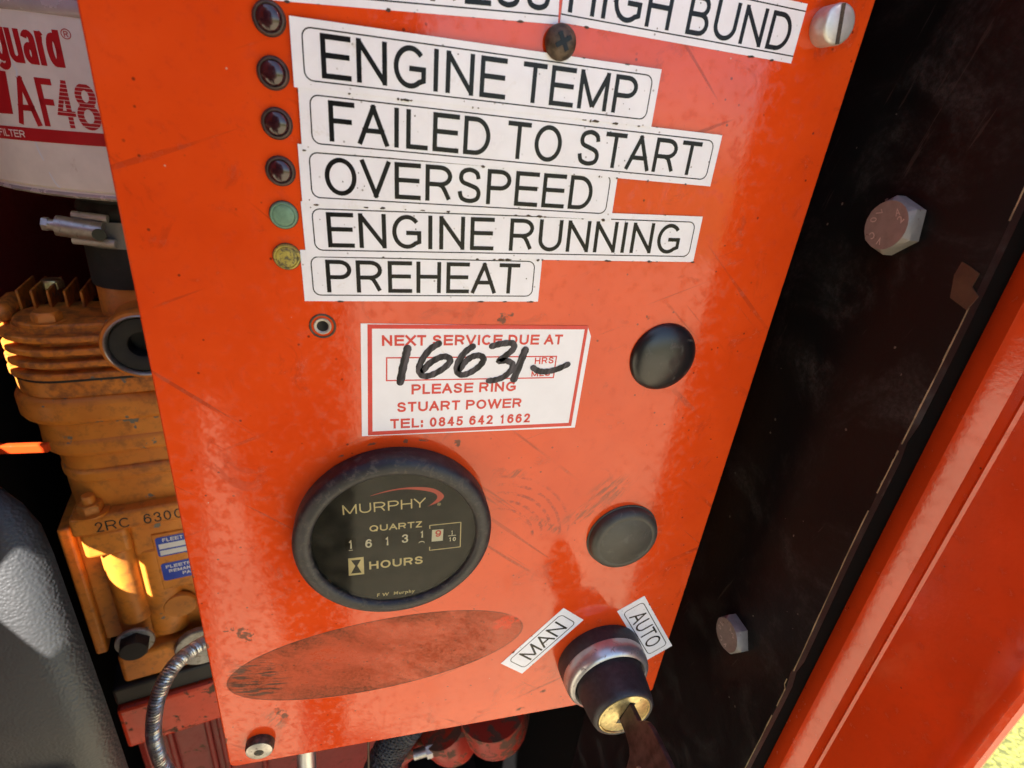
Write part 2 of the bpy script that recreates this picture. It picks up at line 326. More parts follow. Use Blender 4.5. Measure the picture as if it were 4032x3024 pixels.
# ------------------------------------------------------------------ mesh helpers
class MB:
    def __init__(s): s.v = []; s.f = []
    def add(s, vs, fs):
        o = len(s.v); s.v += [tuple(v) for v in vs]; s.f += [tuple(i+o for i in f) for f in fs]; return s
    def box(s, x0, x1, y0, y1, z0, z1):
        vs = [(x, y, z) for x in (x0, x1) for y in (y0, y1) for z in (z0, z1)]
        return s.add(vs, [(0, 1, 3, 2), (4, 6, 7, 5), (0, 4, 5, 1), (2, 3, 7, 6), (0, 2, 6, 4), (1, 5, 7, 3)])
    def prism(s, poly, h0, h1, axis='y', hole=False):
        """poly of (a,b); axis y: (a, h, b); axis z: (a, b, h); axis x: (h, a, b)"""
        f = {'y': lambda a, b, h: (a, h, b), 'z': lambda a, b, h: (a, b, h), 'x': lambda a, b, h: (h, a, b)}[axis]
        k = len(poly)
        vs = [f(a, b, h0) for a, b in poly] + [f(a, b, h1) for a, b in poly]
        fs = [tuple(range(k-1, -1, -1)), tuple(range(k, 2*k))] + [(i, (i+1) % k, k+(i+1) % k, k+i) for i in range(k)]
        return s.add(vs, fs)
    def ringprism(s, outer, inner, h0, h1):
        """flat frame between two loops of equal count in the x,z plane"""
        k = len(outer)
        vs = [(a, h0, b) for a, b in outer] + [(a, h0, b) for a, b in inner] + [(a, h1, b) for a, b in outer] + [(a, h1, b) for a, b in inner]
        fs = []
        for i in range(k):
            j = (i+1) % k
            fs += [(i, j, k+j, k+i), (2*k+i, 3*k+i, 3*k+j, 2*k+j), (i, 2*k+i, 2*k+j, j), (k+i, k+j, 3*k+j, 3*k+i)]
        return s.add(vs, fs)
    def lathe(s, prof, seg=48, axis='-y', c=(0, 0, 0), close0=True, close1=True, ph=0.0):
        """prof of (radius, height); axis -y means height grows toward the camera"""
        def P(r, h, t):
            a, b = r*math.cos(t+ph), r*math.sin(t+ph)
            if axis == '-y': return (c[0]+a, c[1]-h, c[2]+b)
            if axis == 'y': return (c[0]+a, c[1]+h, c[2]+b)
            if axis == 'z': return (c[0]+a, c[1]+b, c[2]+h)
            if axis == '-x': return (c[0]-h, c[1]+a, c[2]+b)
            if axis == 'x': return (c[0]+h, c[1]+a, c[2]+b)
        vs = []; fs = []
        for r, h in prof:
            for i in range(seg): vs.append(P(r, h, 2*PI*i/seg))
        for k in range(len(prof)-1):
            for i in range(seg):
                j = (i+1) % seg
                fs.append((k*seg+i, k*seg+j, (k+1)*seg+j, (k+1)*seg+i))
        if close0: fs.append(tuple(range(seg-1, -1, -1)))
        if close1: fs.append(tuple(range((len(prof)-1)*seg, len(prof)*seg)))
        return s.add(vs, fs)
    def tube(s, pts, rad, seg=12, cap=True):
        pts = [Vector(q) for q in pts]; n = len(pts)
        rads = rad if isinstance(rad, (list, tuple)) else [rad]*n
        tang = [(pts[min(i+1, n-1)]-pts[max(i-1, 0)]).normalized() for i in range(n)]
        ref = Vector((0, 0, 1)) if abs(tang[0].z) < 0.9 else Vector((1, 0, 0))
        u = tang[0].cross(ref).normalized(); vs = []; fs = []
        for i in range(n):
            u = (u - tang[i]*u.dot(tang[i])).normalized(); w = tang[i].cross(u)
            for k in range(seg):
                a = 2*PI*k/seg; q = pts[i]+(u*math.cos(a)+w*math.sin(a))*rads[i]; vs.append(tuple(q))
        for i in range(n-1):
            for k in range(seg):
                l = (k+1) % seg; fs.append((i*seg+k, i*seg+l, (i+1)*seg+l, (i+1)*seg+k))
        if cap: fs += [tuple(range(seg-1, -1, -1)), tuple(range((n-1)*seg, n*seg))]
        return s.add(vs, fs)
    def build(s, name, mat, parent=None, smooth=35, bevel=0.0, bseg=2, label=None, loc=None, kind=None):
        me = bpy.data.meshes.new(name)
        me.from_pydata([(x*MM, y*MM, z*MM) for x, y, z in s.v], [], s.f)
        bm = bmesh.new(); bm.from_mesh(me); bmesh.ops.recalc_face_normals(bm, faces=bm.faces)
        bm.to_mesh(me); bm.free()
        me.materials.append(MAT[mat])
        if smooth:
            me.polygons.foreach_set('use_smooth', [True]*len(me.polygons)); me.set_sharp_from_angle(angle=math.radians(smooth))
        o = bpy.data.objects.new(name, me); COL.objects.link(o)
        if parent: o.parent = parent
        if loc: o.location = Vector(loc)*MM
        if bevel:
            b = o.modifiers.new('bevel', 'BEVEL'); b.width = bevel*MM; b.segments = bseg; b.limit_method = 'ANGLE'; b.angle_limit = math.radians(38)
            b.harden_normals = False
        if label: o['label'] = label
        if kind: o['kind'] = kind
        return o

def thing(name, x, y, z, label, cat, rotz=0.0, group=None):
    o = bpy.data.objects.new(name, None); COL.objects.link(o); o.empty_display_size = 0.02
    o.location = W(x, y, z); o.rotation_euler = (0, 0, rotz); o['label'] = label; o['category'] = cat
    if group: o['group'] = group
    return o
def top(o, x, y, z, label, cat, group=None):
    o.location = W(x, y, z); o['label'] = label; o['category'] = cat
    if group: o['group'] = group
    return o

def rrect(x0, x1, z0, z1, r, k=5):
    out = []
    for cx, cz, a0 in ((x1-r, z1-r, 0), (x0+r, z1-r, 90), (x0+r, z0+r, 180), (x1-r, z0+r, 270)):
        for i in range(k+1):
            a = math.radians(a0+90*i/k); out.append((cx+r*math.cos(a), cz+r*math.sin(a)))
    return out
def xform(poly, ang, ox, oz):
    c, s_ = math.cos(ang), math.sin(ang)
    return [(ox+a*c-b*s_, oz+a*s_+b*c) for a, b in poly]
def spline(pts, n=8):
    out = []; P = [Vector(q) for q in pts]
    for i in range(len(P)-1):
        p0, p1, p2, p3 = P[max(i-1, 0)], P[i], P[i+1], P[min(i+2, len(P)-1)]
        for k in range(n):
            t = k/n
            out.append(0.5*((2*p1)+(p2-p0)*t+(2*p0-5*p1+4*p2-p3)*t*t+(3*p1-p0-3*p2+p3)*t**3))
    out.append(P[-1]); return out

_tc = {}
def glyphs(txt, offset=0.0, res=4, space=1.0, shear=0.0):
    """flat outline of a line of type: vertices (x, y) and faces, scaled so the bounding box is 0..1"""
    key = (txt, offset, res, space, shear)
    if key in _tc: return _tc[key]
    cu = bpy.data.curves.new('type', 'FONT'); cu.body = txt; cu.fill_mode = 'FRONT'; cu.offset = offset
    cu.resolution_u = res; cu.space_character = space; cu.shear = shear
    ob = bpy.data.objects.new('type', cu); COL.objects.link(ob)
    dg = bpy.context.evaluated_depsgraph_get(); me = bpy.data.meshes.new_from_object(ob.evaluated_get(dg))
    vs = [(v.co.x, v.co.y) for v in me.vertices]; fs = [tuple(q.vertices) for q in me.polygons]
    bpy.data.objects.remove(ob); bpy.data.curves.remove(cu); bpy.data.meshes.remove(me)
    x0 = min(v[0] for v in vs); x1 = max(v[0] for v in vs); y0 = min(v[1] for v in vs); y1 = max(v[1] for v in vs)
    vs = [((x-x0)/(x1-x0), (y-y0)/(y1-y0)) for x, y in vs]
    _tc[key] = (vs, fs); return vs, fs

# a plain grotesque drawn with strokes: centre lines in a unit box, advance widths in em/1000
def _arc(cx, cy, rx, ry, a0, a1, n=14): return [(cx+rx*math.cos(math.radians(a0+(a1-a0)*i/n)), cy+ry*math.sin(math.radians(a0+(a1-a0)*i/n))) for i in range(n+1)]
def _sp(*p): return [(q.x, q.y) for q in spline([(a, b, 0) for a, b in p], 5)]
_P = [(0, 1), (.56, 1)]+_arc(.56, .735, .44, .265, 90, -90, 10)+[(0, .47)]
_I = [(0, 0), (0, 1)]
STROKE = {
 'A': [[(0, 0), (.5, 1)], [(.5, 1), (1, 0)], [(.17, .34), (.83, .34)]],
 'B': [_I, [(0, 1), (.58, 1)]+_arc(.58, .765, .34, .235, 90, -90, 8)+[(0, .53)], [(.3, .53), (.6, .53)]+_arc(.6, .265, .40, .265, 90, -90, 8)+[(0, 0)]],
 'C': [_arc(.52, .5, .52, .5, 38, 322, 26)],
 'D': [_I, [(0, 1), (.42, 1)]+_arc(.42, .5, .58, .5, 90, -90, 16)+[(0, 0)]],
 'E': [[(1, 1), (0, 1), (0, 0), (1, 0)], [(0, .53), (.94, .53)]],
 'F': [[(1, 1), (0, 1), (0, 0)], [(0, .52), (.86, .52)]],
 'G': [_arc(.51, .5, .51, .5, 40, 310, 26)+[(1, .17), (1, .47), (.56, .47)]],
 'H': [[(0, 0), (0, 1)], [(1, 0), (1, 1)], [(0, .53), (1, .53)]],
 'I': [[(.5, 0), (.5, 1)]],
 'K': [[(0, 0), (0, 1)], [(0, .38), (.95, 1)], [(.33, .6), (1, 0)]],
 'L': [[(0, 1), (0, 0), (1, 0)]],
 'M': [_I, [(0, 1), (.5, .02)], [(.5, .02), (1, 1)], [(1, 0), (1, 1)]],
 'N': [_I, [(0, 1), (1, 0)], [(1, 0), (1, 1)]],
 'O': [_arc(.5, .5, .5, .5, 90, 450, 32)],
 'P': [_I, _P],
 'Q': [_arc(.5, .5, .5, .5, 90, 450, 32), [(.6, .22), (.98, -.04)]],
 'R': [_I, _P, [(.5, .47), (.66, .42), (.78, .28), (.97, 0)]],
 'S': [_sp((.95, .72), (.85, .91), (.5, 1), (.15, .92), (.05, .75), (.15, .60), (.5, .515), (.86, .42), (.99, .26), (.88, .07), (.5, 0), (.12, .08), (.0, .30))],
 'T': [[(0, 1), (1, 1)], [(.5, 1), (.5, 0)]],
 'U': [[(0, 1), (0, .36)]+_arc(.5, .36, .5, .36, 180, 360, 14)+[(1, 1)]],
 'V': [[(0, 1), (.5, 0)], [(.5, 0), (1, 1)]],
 'W': [[(0, 1), (.25, 0)], [(.25, 0), (.5, 1)], [(.5, 1), (.75, 0)], [(.75, 0), (1, 1)]],
 'X': [[(0, 0), (1, 1)], [(0, 1), (1, 0)]],
 'Y': [[(0, 1), (.5, .42)], [(.5, .42), (1, 1)], [(.5, .46), (.5, 0)]],
 'Z': [[(0, 1), (1, 1)], [(1, 1), (0, 0)], [(0, 0), (1, 0)]],
 '0': [_arc(.5, .5, .5, .5, 90, 450, 28)],
 '1': [[(.16, .76), (.45, .86), (.62, 1), (.62, 0)]],
 '2': [_sp((.03, .70), (.14, .91), (.5, 1), (.86, .91), (.95, .72), (.80, .50), (.42, .24), (.05, 0))+[(1, 0)]],
 '3': [_sp((.03, .74), (.16, .93), (.5, 1), (.84, .93), (.93, .75), (.80, .58), (.42, .53))+[(.42, .53)], _sp((.42, .53), (.84, .46), (1, .27), (.86, .07), (.5, 0), (.14, .07), (0, .27))],
 '4': [[(.74, 0), (.74, 1)], [(.74, 1), (0, .28), (1, .28)]],
 '5': [[(.92, 1), (.2, 1), (.09, .50)]+_sp((.09, .50), (.48, .63), (.86, .53), (1, .32), (.86, .08), (.48, 0), (.12, .08), (0, .27))],
 '6': [_sp((.95, .77), (.80, .95), (.5, 1), (.16, .86), (.0, .48), (.01, .30)), _arc(.5, .315, .5, .315, 90, 450, 24)],
 '7': [[(0, 1), (1, 1), (.55, .45), (.34, 0)]],
 '8': [_arc(.5, .765, .42, .235, 90, 450, 22), _arc(.5, .265, .5, .265, 90, 450, 24)],
 '9': [_sp((.05, .23), (.20, .05), (.5, 0), (.84, .14), (1, .52), (.99, .70)), _arc(.5, .685, .5, .315, 90, 450, 24)],
 'g': [_arc(.5, .5, .5, .5, 0, 360, 24), [(1, 1), (1, -.12)]+_arc(.5, -.12, .5, .20, 0, -150, 8)],
 'u': [[(0, 1), (0, .2)]+_arc(.5, .2, .5, .2, 180, 330, 8), [(1, 1), (1, 0)]],
 'a': [_arc(.5, .28, .5, .28, 0, 360, 18), _arc(.5, .78, .5, .22, 165, 0, 8)+[(1, 0)]],
 'r': [[(0, 0), (0, 1)], [(0, .74)]+_arc(.62, .66, .5, .34, 140, 60, 6)],
 'd': [_arc(.5, .5, .5, .5, 0, 360, 24), [(1, 0), (1, 1.12)]],
 ':': [[(.5, 0), (.5, .14)], [(.5, .56), (.5, .70)]],
}
ADV = dict(A=667, B=667, C=722, D=722, E=667, F=611, G=778, H=722, I=278, K=667, L=556, M=833, N=722, O=778, P=667, Q=778, R=722, S=667, T=611, U=722, V=667, W=944, X=667, Y=667, Z=611)
def advance(c):
    if c in 'guad': return 0.5
    if c == 'r': return 0.4
    return 0.278 if c in ' :' else (0.556 if c.isdigit() else ADV[c]/1000.0)
def sketch(txt, x0, x1, z0, z1, sw, tight=0.0):
    """stroked capitals filling the box; returns [(verts2d, faces)] one entry per stroke"""
    bear = dict(A=.02, V=.02, Y=.02, W=.02, T=.04, X=.02, I=.09, L=.06)
    pos = []; x = 0.0
    for c in txt:
        a = advance(c); b = bear.get(c, .065)-tight
        if c != ' ': pos.append((c, x+b, x+a-(b if c not in 'LPFEK' else .035)))
        x += a
    xa = pos[0][1]; xb = pos[-1][2]; k = (x1-x0)/(xb-xa); out = []
    for c, a, b in pos:
        ga, gb = x0+(a-xa)*k, x0+(b-xa)*k
        for st_ in STROKE[c]:
            pts = [(ga+sw/2+px_*max(gb-ga-sw, 0.02), z0+sw/2+py_*(z1-z0-sw)) for px_, py_ in st_]
            q = [pts[0]]
            for t in pts[1:]:
                if math.hypot(t[0]-q[-1][0], t[1]-q[-1][1]) > 1e-4: q.append(t)
            closed = math.hypot(q[0][0]-q[-1][0], q[0][1]-q[-1][1]) < 1e-3 and len(q) > 4
            if not closed:                                     # butt ends reach the edge of the box
                for e, f in ((0, 1), (-1, -2)):
                    d = (q[e][0]-q[f][0], q[e][1]-q[f][1]); l = math.hypot(*d)
                    if abs(d[0]) < 0.02*l or abs(d[1]) < 0.02*l or c in 'AVWXYK': q[e] = (q[e][0]+d[0]/l*sw*0.5, q[e][1]+d[1]/l*sw*0.5)
            else: q = q[:-1]
            n = len(q); L = []; Rr = []
            for i in range(n):
                pv = q[i-1] if (i > 0 or closed) else None; nx = q[(i+1) % n] if (i < n-1 or closed) else None
                dirs = []
                for u_, v_ in ((pv, q[i]), (q[i], nx)):
                    if u_ is None or v_ is None: continue
                    d = (v_[0]-u_[0], v_[1]-u_[1]); l = math.hypot(*d); dirs.append((d[0]/l, d[1]/l))
                d0 = dirs[0]; d1 = dirs[-1]; n0 = (-d0[1], d0[0]); n1 = (-d1[1], d1[0])
                mx, mz = n0[0]+n1[0], n0[1]+n1[1]; ml = math.hypot(mx, mz)
                if ml < 0.3: mx, mz, ml = n0[0], n0[1], 1.0
                mx /= ml; mz /= ml; cosv = max(mx*n0[0]+mz*n0[1], 0.62)
                w = sw*0.5/cosv
                L.append((q[i][0]+mx*w, q[i][1]+mz*w)); Rr.append((q[i][0]-mx*w, q[i][1]-mz*w))
            fs = [(i, (i+1) % n, n+(i+1) % n, n+i) for i in range(n if closed else n-1)]
            out.append((L+Rr, fs))
    return out
def type_on(mb, txt, x0, x1, z0, z1, h, offset=0.0, ang=0.0, ox=0.0, oz=0.0, space=1.0, shear=0.0, sw=None):
    """lay a line of type in the box x0..x1, z0..z1 at height h in front of the surface; sw = stroke width for drawn capitals"""
    if sw:
        for i, (vs, fs) in enumerate(sketch(txt, x0, x1, z0, z1, sw)):
            mb.add([(a, -h-0.010*(i % 4), b) for a, b in xform(vs, ang, ox, oz)], fs)
        return mb
    vs, fs = glyphs(txt, offset, 4, space, shear)
    q = xform([(x0+(x1-x0)*a, z0+(z1-z0)*b) for a, b in vs], ang, ox, oz)
    mb.add([(a, -h, b) for a, b in q], fs); return mb

def ribbon(mb, pts, w, h, n=8, taper=0.0):
    P = spline([(a, b, 0) for a, b in pts], n); L = []; R = []
    for i, q in enumerate(P):
        d = (P[min(i+1, len(P)-1)]-P[max(i-1, 0)]).normalized(); nn = Vector((-d.y, d.x, 0))
        t = i/(len(P)-1); ww = w*0.5*(1-taper*abs(2*t-1)**3)*(1+0.07*math.sin(i*1.7))
        L.append(q+nn*ww); R.append(q-nn*ww)
    k = len(P); vs = [(q.x, -h, q.y) for q in L]+[(q.x, -h, q.y) for q in R]
    fs = [(i, i+1, k+i+1, k+i) for i in range(k-1)]
    for end, sgn in ((0, -1), (k-1, 1)):                      # rounded ends
        c = (L[end]+R[end])/2; d = (P[end]-P[end-sgn]).normalized()*w*0.5*(1-taper); nn = (L[end]-R[end])/2
        o = len(vs); arc = [c+nn*math.cos(a)+d*math.sin(a) for a in [PI*i/6 for i in range(7)]]
        vs += [(q.x, -h, q.y) for q in arc]; fs.append(tuple(range(o, o+7)))
    mb.add(vs, fs); return mb

# ------------------------------------------------------------------ ground
g = MB(); n_ = 24
g.add([(-60000, -60000, 0), (60000, -60000, 0), (60000, 60000, 0), (-60000, 60000, 0)], [(0, 1, 2, 3)])
go = g.build('ground', 'ground', None, smooth=0, kind='structure'); go.location = (0, 0, 0)

pv = MB(); pv.box(-5000, 4000, -6000, -120, -40, 4)  # unseen slab added to tint the light bounced and mirrored in the panel
pv.build('bounce_slab', 'bounce_warm', None, 0, kind='structure').location = (0, 0, 0)

# ------------------------------------------------------------------ generator enclosure around the panel
enc = thing('generator_enclosure', 0, 200, -1040, 'orange painted steel generator housing around the panel, its folded edge at right', 'housing')
EZ = 1040.0
def ebox(name, x0, x1, y0, y1, z0, z1, mat='inner_paint', bev=1.0, label=None):
    return MB().box(x0, x1, y0-200, y1-200, z0+EZ, z1+EZ).build(name, mat, enc, 0, bev, label=label)
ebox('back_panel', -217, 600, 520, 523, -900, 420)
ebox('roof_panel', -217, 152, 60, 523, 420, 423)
ebox('floor_panel', -217, 600, -84, 523, -1000, -900, 'grime_black')
# left side panel with slots added out of view to shape the sun patches
LX = -215.0
slots = [(-74.0, -48.0, -64.0, -34.0), (33.0, 50.0, -73.0, -55.0), (74.0, 104.0, -190.0, -162.0), (112.0, 134.0, -86.0, -58.0)]
ys = sorted({-130.0, 520.0} | {a for q in slots for a in q[:2]}); zs = sorted({-900.0, 420.0} | {a for q in slots for a in q[2:]})
lm = MB()
for i in range(len(ys)-1):
    for j in range(len(zs)-1):
        ym, zm = (ys[i]+ys[i+1])/2, (zs[j]+zs[j+1])/2
        if any(q[0] < ym < q[1] and q[2] < zm < q[3] for q in slots): continue
        lm.box(LX-1.5, LX, ys[i]-200, ys[i+1]-200, zs[j]+EZ, zs[j+1]+EZ)
lm.build('side_panel_sun_slots', 'inner_paint', enc, 0)
MB().box(LX-26, LX-2, -450-200, -132-200, -130+EZ, 490+EZ).build('sun_blocker', 'frame_paint', enc, 0, 3.0)  # unseen plate added to keep direct sun off the panel
ebox('dark_sheet', -214.6, -200, 142, 500, -890, -150, 'shade_black', 3.0)  # black sheets added to make the lower interior read as dark shade
ebox('dark_sheet', -198, 150, 504, 519, -890, -185, 'shade_black', 3.0)
ebox('sun_catch_strip', -214.8, -137.5, 110, 113, -146.2, -142.0, 'frame_paint', 0.6)  # bar added to catch the sun as an orange glint above the cover
ebox('dark_sheet', 153.0, 156.8, 74, 500, -890, 400, 'shade_black', 1.0)  # another added black sheet, darkening the view below the panel at right
# folded edge of the right-hand side: bead, flat return, rolled lip
prof = [(160, -26), (155.5, -29.5), (151.6, -32.6), (149.6, -36.4), (149.0, -38.6), (148.7, -41.0), (149.2, -42.6), (150.6, -45.4), (151.2, -46.6),
        (151.3, -49.0), (150.9, -49.8), (151.3, -50.6), (151.3, -60), (151.3, -70), (151.2, -73.5), (150.6, -76.2), (150.3, -78.0), (150.6, -79.4), (151.6, -80.5), (153.2, -81.0), (155.2, -80.6), (156.6, -79.4), (157, -76), (157, -20)]
fm = MB(); nz = 20; zt = [330-(330+900)*i/nz for i in range(nz+1)]
for z in zt:
    lean = 0.0
    fm.v += [(x, y-200, z+EZ) for x, y in prof]
k = len(prof)
fm.f = [(a*k+i, a*k+i+1, (a+1)*k+i+1, (a+1)*k+i) for a in range(nz) for i in range(k-1)]
fo = fm.build('folded_edge', 'frame_paint', enc, 22, label='glossy orange folded sheet edge running down the right side')
ebox('outer_skin', 157.2, 158.4, -78, 523, -900, 420, 'frame_paint')

# ------------------------------------------------------------------ black jamb plate with bolts
jp = thing('jamb_plate', 136, 0, -420, 'black painted steel plate with two hex bolts between panel and orange edge', 'metal plate')
JZ = 420.0
jb = MB()
Yf = [(-39.2+0.35*math.sin(z*0.05)+(0.9 if -158 < z < -150 else 0)+(0.7 if -66 < z < -60 else 0), z) for z in range(160, -421, -6)]
kk = len(Yf); Xp = 135.0-136.0
jb.v = [(Xp, y, z+JZ) for y, z in Yf]+[(Xp, 70.0, z+JZ) for y, z in Yf]+[(Xp+2.5, y, z+JZ) for y, z in Yf]+[(Xp+2.5, 70.0, z+JZ) for y, z in Yf]
for i in range(kk-1):
    jb.f += [(i, i+1, kk+i+1, kk+i), (2*kk+i, 3*kk+i, 3*kk+i+1, 2*kk+i+1), (i, 2*kk+i, 2*kk+i+1, i+1), (kk+i, kk+i+1, 3*kk+i+1, 3*kk+i)]
jb.build('plate', 'plate_black', jp, 30)
# bare metal showing along the broken front edge
we = MB(); segs = [(20, -5), (-22, -62), (-64, -78), (-84, -150), (-155, -168), (-173, -260)]
for a, b in segs:
    zz = [a-(a-b)*i/10 for i in range(11)]
    for i in range(10):
        y0 = -39.2+0.35*math.sin(zz[i]*0.05)+(0.9 if -158 < zz[i] < -150 else 0); y1 = -39.2+0.35*math.sin(zz[i+1]*0.05)+(0.9 if -158 < zz[i+1] < -150 else 0)
        w = 0.26+0.14*random.random()
        we.add([(Xp-0.06, y0-0.05, zz[i]+JZ), (Xp-0.06, y1-0.05, zz[i+1]+JZ), (Xp-0.06, y1+w, zz[i+1]+JZ), (Xp-0.06, y0+w, zz[i]+JZ)], [(0, 1, 2, 3)])
we.build('worn_edge', 'edge_wear', jp, 0, label='thin line of bare metal along the front edge of the plate')
MB().box(Xp+2.6, Xp+17.5, -35, 60, -420+JZ, 330+JZ).build('dark_gap_fill', 'shade_black', jp, 0)  # black strip added in place of the shaded gap beside the folded edge
def hexhead(af, hgt, cham=0.82, axis='-x', c=(0, 0, 0), ph=0.0):
    mb = MB(); R = af/math.sqrt(3)
    mb.lathe([(R, 0), (R, hgt*cham)], 6, axis, c, True, False, ph)
    hexp = [(R*math.cos(2*PI*i/6+ph), R*math.sin(2*PI*i/6+ph)) for i in range(6)]
    # chamfered top as a 24-gon disc joined to the hex corners
    k = 24; top_ = []
    rin = af*0.475
    o = len(mb.v)
    ring0 = []; ring1 = []
    for i in range(k):
        t = 2*PI*i/k+ph
        tt = (t-ph) % (PI/3)-PI/6
        rh = (af/2)/math.cos(tt)
        drop = hgt*cham-(rh-af/2)*0.45
        ring0.append((rh, drop, t)); ring1.append((rin, hgt, t))
    def P(r, h, t):
        a, b = r*math.cos(t), r*math.sin(t)
        return (c[0]-h, c[1]+a, c[2]+b) if axis == '-x' else ((c[0]+a, c[1]-h, c[2]+b) if axis == '-y' else (c[0]+a, c[1]+b, c[2]+h))
    mb.v = []; mb.f = []
    base = [P(r, 0, t) for r, d, t in ring0]; mid = [P(r, d, t) for r, d, t in ring0]; tp = [P(r, h, t) for r, h, t in ring1]; tp2 = [P(r*0.93, h-0.001, t) for r, h, t in ring1]
    mb.v = base+mid+tp
    for i in range(k):
        j = (i+1) % k
        mb.f += [(i, j, k+j, k+i), (k+i, k+j, 2*k+j, 2*k+i)]
    mb.f += [tuple(range(k-1, -1, -1)), tuple(range(2*k, 3*k))]
    return mb
for (y, z, ph, lb) in ((-14.0, -10.3, 0.35, 'bright hex bolt head in the upper part of the black plate'), (-13.8, -162.7, 0.05, 'dull hex bolt head in the lower part of the black plate')):
    b = hexhead(13.0, 4.4, 0.76, '-x', (Xp, y, z+JZ), ph).build('hex_bolt', 'steel_plated', jp, 25, label=lb)
    mk = MB()
    for i, (ch, a) in enumerate((('A', 100), ('2', 130), ('7', 20), ('0', -10), ('C', -70), ('V', -110))):
        vs, fs = glyphs(ch, 0.01)
        r = 4.1; t = math.radians(a)+ph
        cy, cz = r*math.cos(t), r*math.sin(t)
        for va, vb in [(0, 0)]:
            pts = [((vx-0.5)*1.3, (vy-0.5)*1.9) for vx, vy in vs]
            rot = t-PI/2; pts = [(u*math.cos(rot)-v*math.sin(rot), u*math.sin(rot)+v*math.cos(rot)) for u, v in pts]
            mk.add([(Xp-4.52, y+cy-u, z+JZ+cz+v) for u, v in pts], fs)
    mk.build('head_mark', 'bolt_mark', b, 0)
tp = MB(); poly = [(-35.9, -15.8), (-33.6, -15.2), (-33.2, -18.4), (-34.6, -23.6), (-39.4, -25.2), (-40.4, -21.6), (-38.2, -20.0), (-38.4, -16.8)]
tp.prism([(a, b+JZ) for a, b in poly], Xp-0.35, Xp-0.1, 'x'); tp.build('tape_scrap', 'tape_brown', jp, 0, label='scrap of brown tape on the edge of the plate')
fl = MB()
for i in range(26):
    y, z = random.uniform(-34, 14), random.uniform(-190, 20); r = random.uniform(0.15, 0.55)
    fl.add([(Xp-0.05, y+r*math.cos(a)*random.uniform(.6, 1.3), z+JZ+r*math.sin(a)*random.uniform(.6, 1.5)) for a in [2*PI*q/6 for q in range(6)]], [tuple(range(6))])
fl.build('dust_flecks', 'fleck', jp, 0, kind='stuff')

# ------------------------------------------------------------------ control panel
cp = thing('control_panel', 0, 0, -212, 'orange painted control panel with white labels, hour meter and key switch', 'control panel')
PZ = 212.0
X0, X1, Z0, Z1 = -49.6, 118.0, -212.3, 118.0
pm = MB(); pm.prism(rrect(X0, X1, Z0+PZ, Z1+PZ, 2.2, 5), 0.0, 2.0); pm.build('face_plate', 'panel', cp, 30, 0.55, 3)
for nm, bx in (('left_return', (X0+0.3, X0+1.9, 2.05, 26, Z0+3+PZ, Z1-3+PZ)), ('right_return', (X1-1.9, X1-0.3, 2.05, 16, Z0+3+PZ, Z1-3+PZ)),
               ('bottom_return', (X0+3, X1-3, 2.05, 24, Z0+0.3+PZ, Z0+1.9+PZ)), ('top_return', (X0+3, X1-3, 2.05, 24, Z1-1.9+PZ, Z1-0.3+PZ))):
    MB().box(*bx).build('side_return', 'frame_paint', cp, 0)

def tape(ox, oz, ang, w, txt, tx0, tx1, h, capz=(2.15, 9.9), label='', full=True, hgt=12.0, bx=(2.0, 1.7), bz=(1.35, 1.35), off=-0.004, line=0.26, ink='ink_black', rad=1.8, sw=0.97):
    """printed tape label: (ox,oz) its bottom-left corner, turned by ang"""
    oz += PZ
    t = MB(); poly = [(0, 0), (w, 0), (w, hgt), (0, hgt)]
    t.prism(xform(poly, ang, ox, oz), -h, -h+0.09)
    o = t.build('label', 'label_white', cp, 0, label=label)
    L = MB(); type_on(L, txt, tx0, tx1, capz[0], capz[1], h+0.03, off, ang, ox, oz, sw=sw)
    L.build('lettering', ink, o, 0)
    B = MB()
    if full:
        a = rrect(bx[0], w-bx[1], bz[0], hgt-bz[1], rad, 5); b = rrect(bx[0]+line, w-bx[1]-line, bz[0]+line, hgt-bz[1]-line, rad-line, 5)
        B.ringprism(xform(a, ang, ox, oz), xform(b, ang, ox, oz), -h-0.02, -h-0.005)
    else:
        for zz in (bz[0], hgt-bz[1]-line):
            B.prism(xform([(0, zz), (w, zz), (w, zz+line), (0, zz+line)], ang, ox, oz), -h-0.02, -h-0.005)
    B.build('border', ink, o, 0)
    gq = MB()
    for i in range(int(w/4.5)):
        a = random.uniform(0, w); r = random.uniform(0.08, 0.34); zz = random.choice((-0.05, -0.05, hgt+0.02)); e = random.uniform(0.8, 3.2)
        pts = [(a+r*e*math.cos(t)*random.uniform(.6, 1.3), zz+r*math.sin(t)*random.uniform(.5, 1.3)) for t in [2*PI*q/7 for q in range(7)]]
        gq.add([(x_, -h-0.045, z_) for x_, z_ in xform(pts, ang, ox, oz)], [tuple(range(7))])
    for i in range(int(w/7)):
        a = random.uniform(0, w); b = random.uniform(0.4, hgt-0.4); r = random.uniform(0.05, 0.16)
        gq.add([(x_, -h-0.05, z_) for x_, z_ in xform([(a+r*math.cos(t), b+r*math.sin(t)*1.3) for t in [2*PI*q/6 for q in range(6)]], ang, ox, oz)], [tuple(range(6))])
    gq.build('grime_specks', 'grime_brown', o, 0, kind='stuff')
    return o
R_ = math.radians
tape(-14.1, 4.9, R_(0.72), 79.5, 'ENGINE TEMP', 5.4, 74.4, 0.70, label='white printed label reading ENGINE TEMP')
tape(-13.3, -6.6, R_(0.47), 98.5, 'FAILED TO START', 5.6, 93.6, 0.56, label='white printed label reading FAILED TO START')
tape(-13.9, -17.5, R_(1.17), 73.3, 'OVERSPEED', 5.0, 67.3, 0.42, label='white printed label reading OVERSPEED')
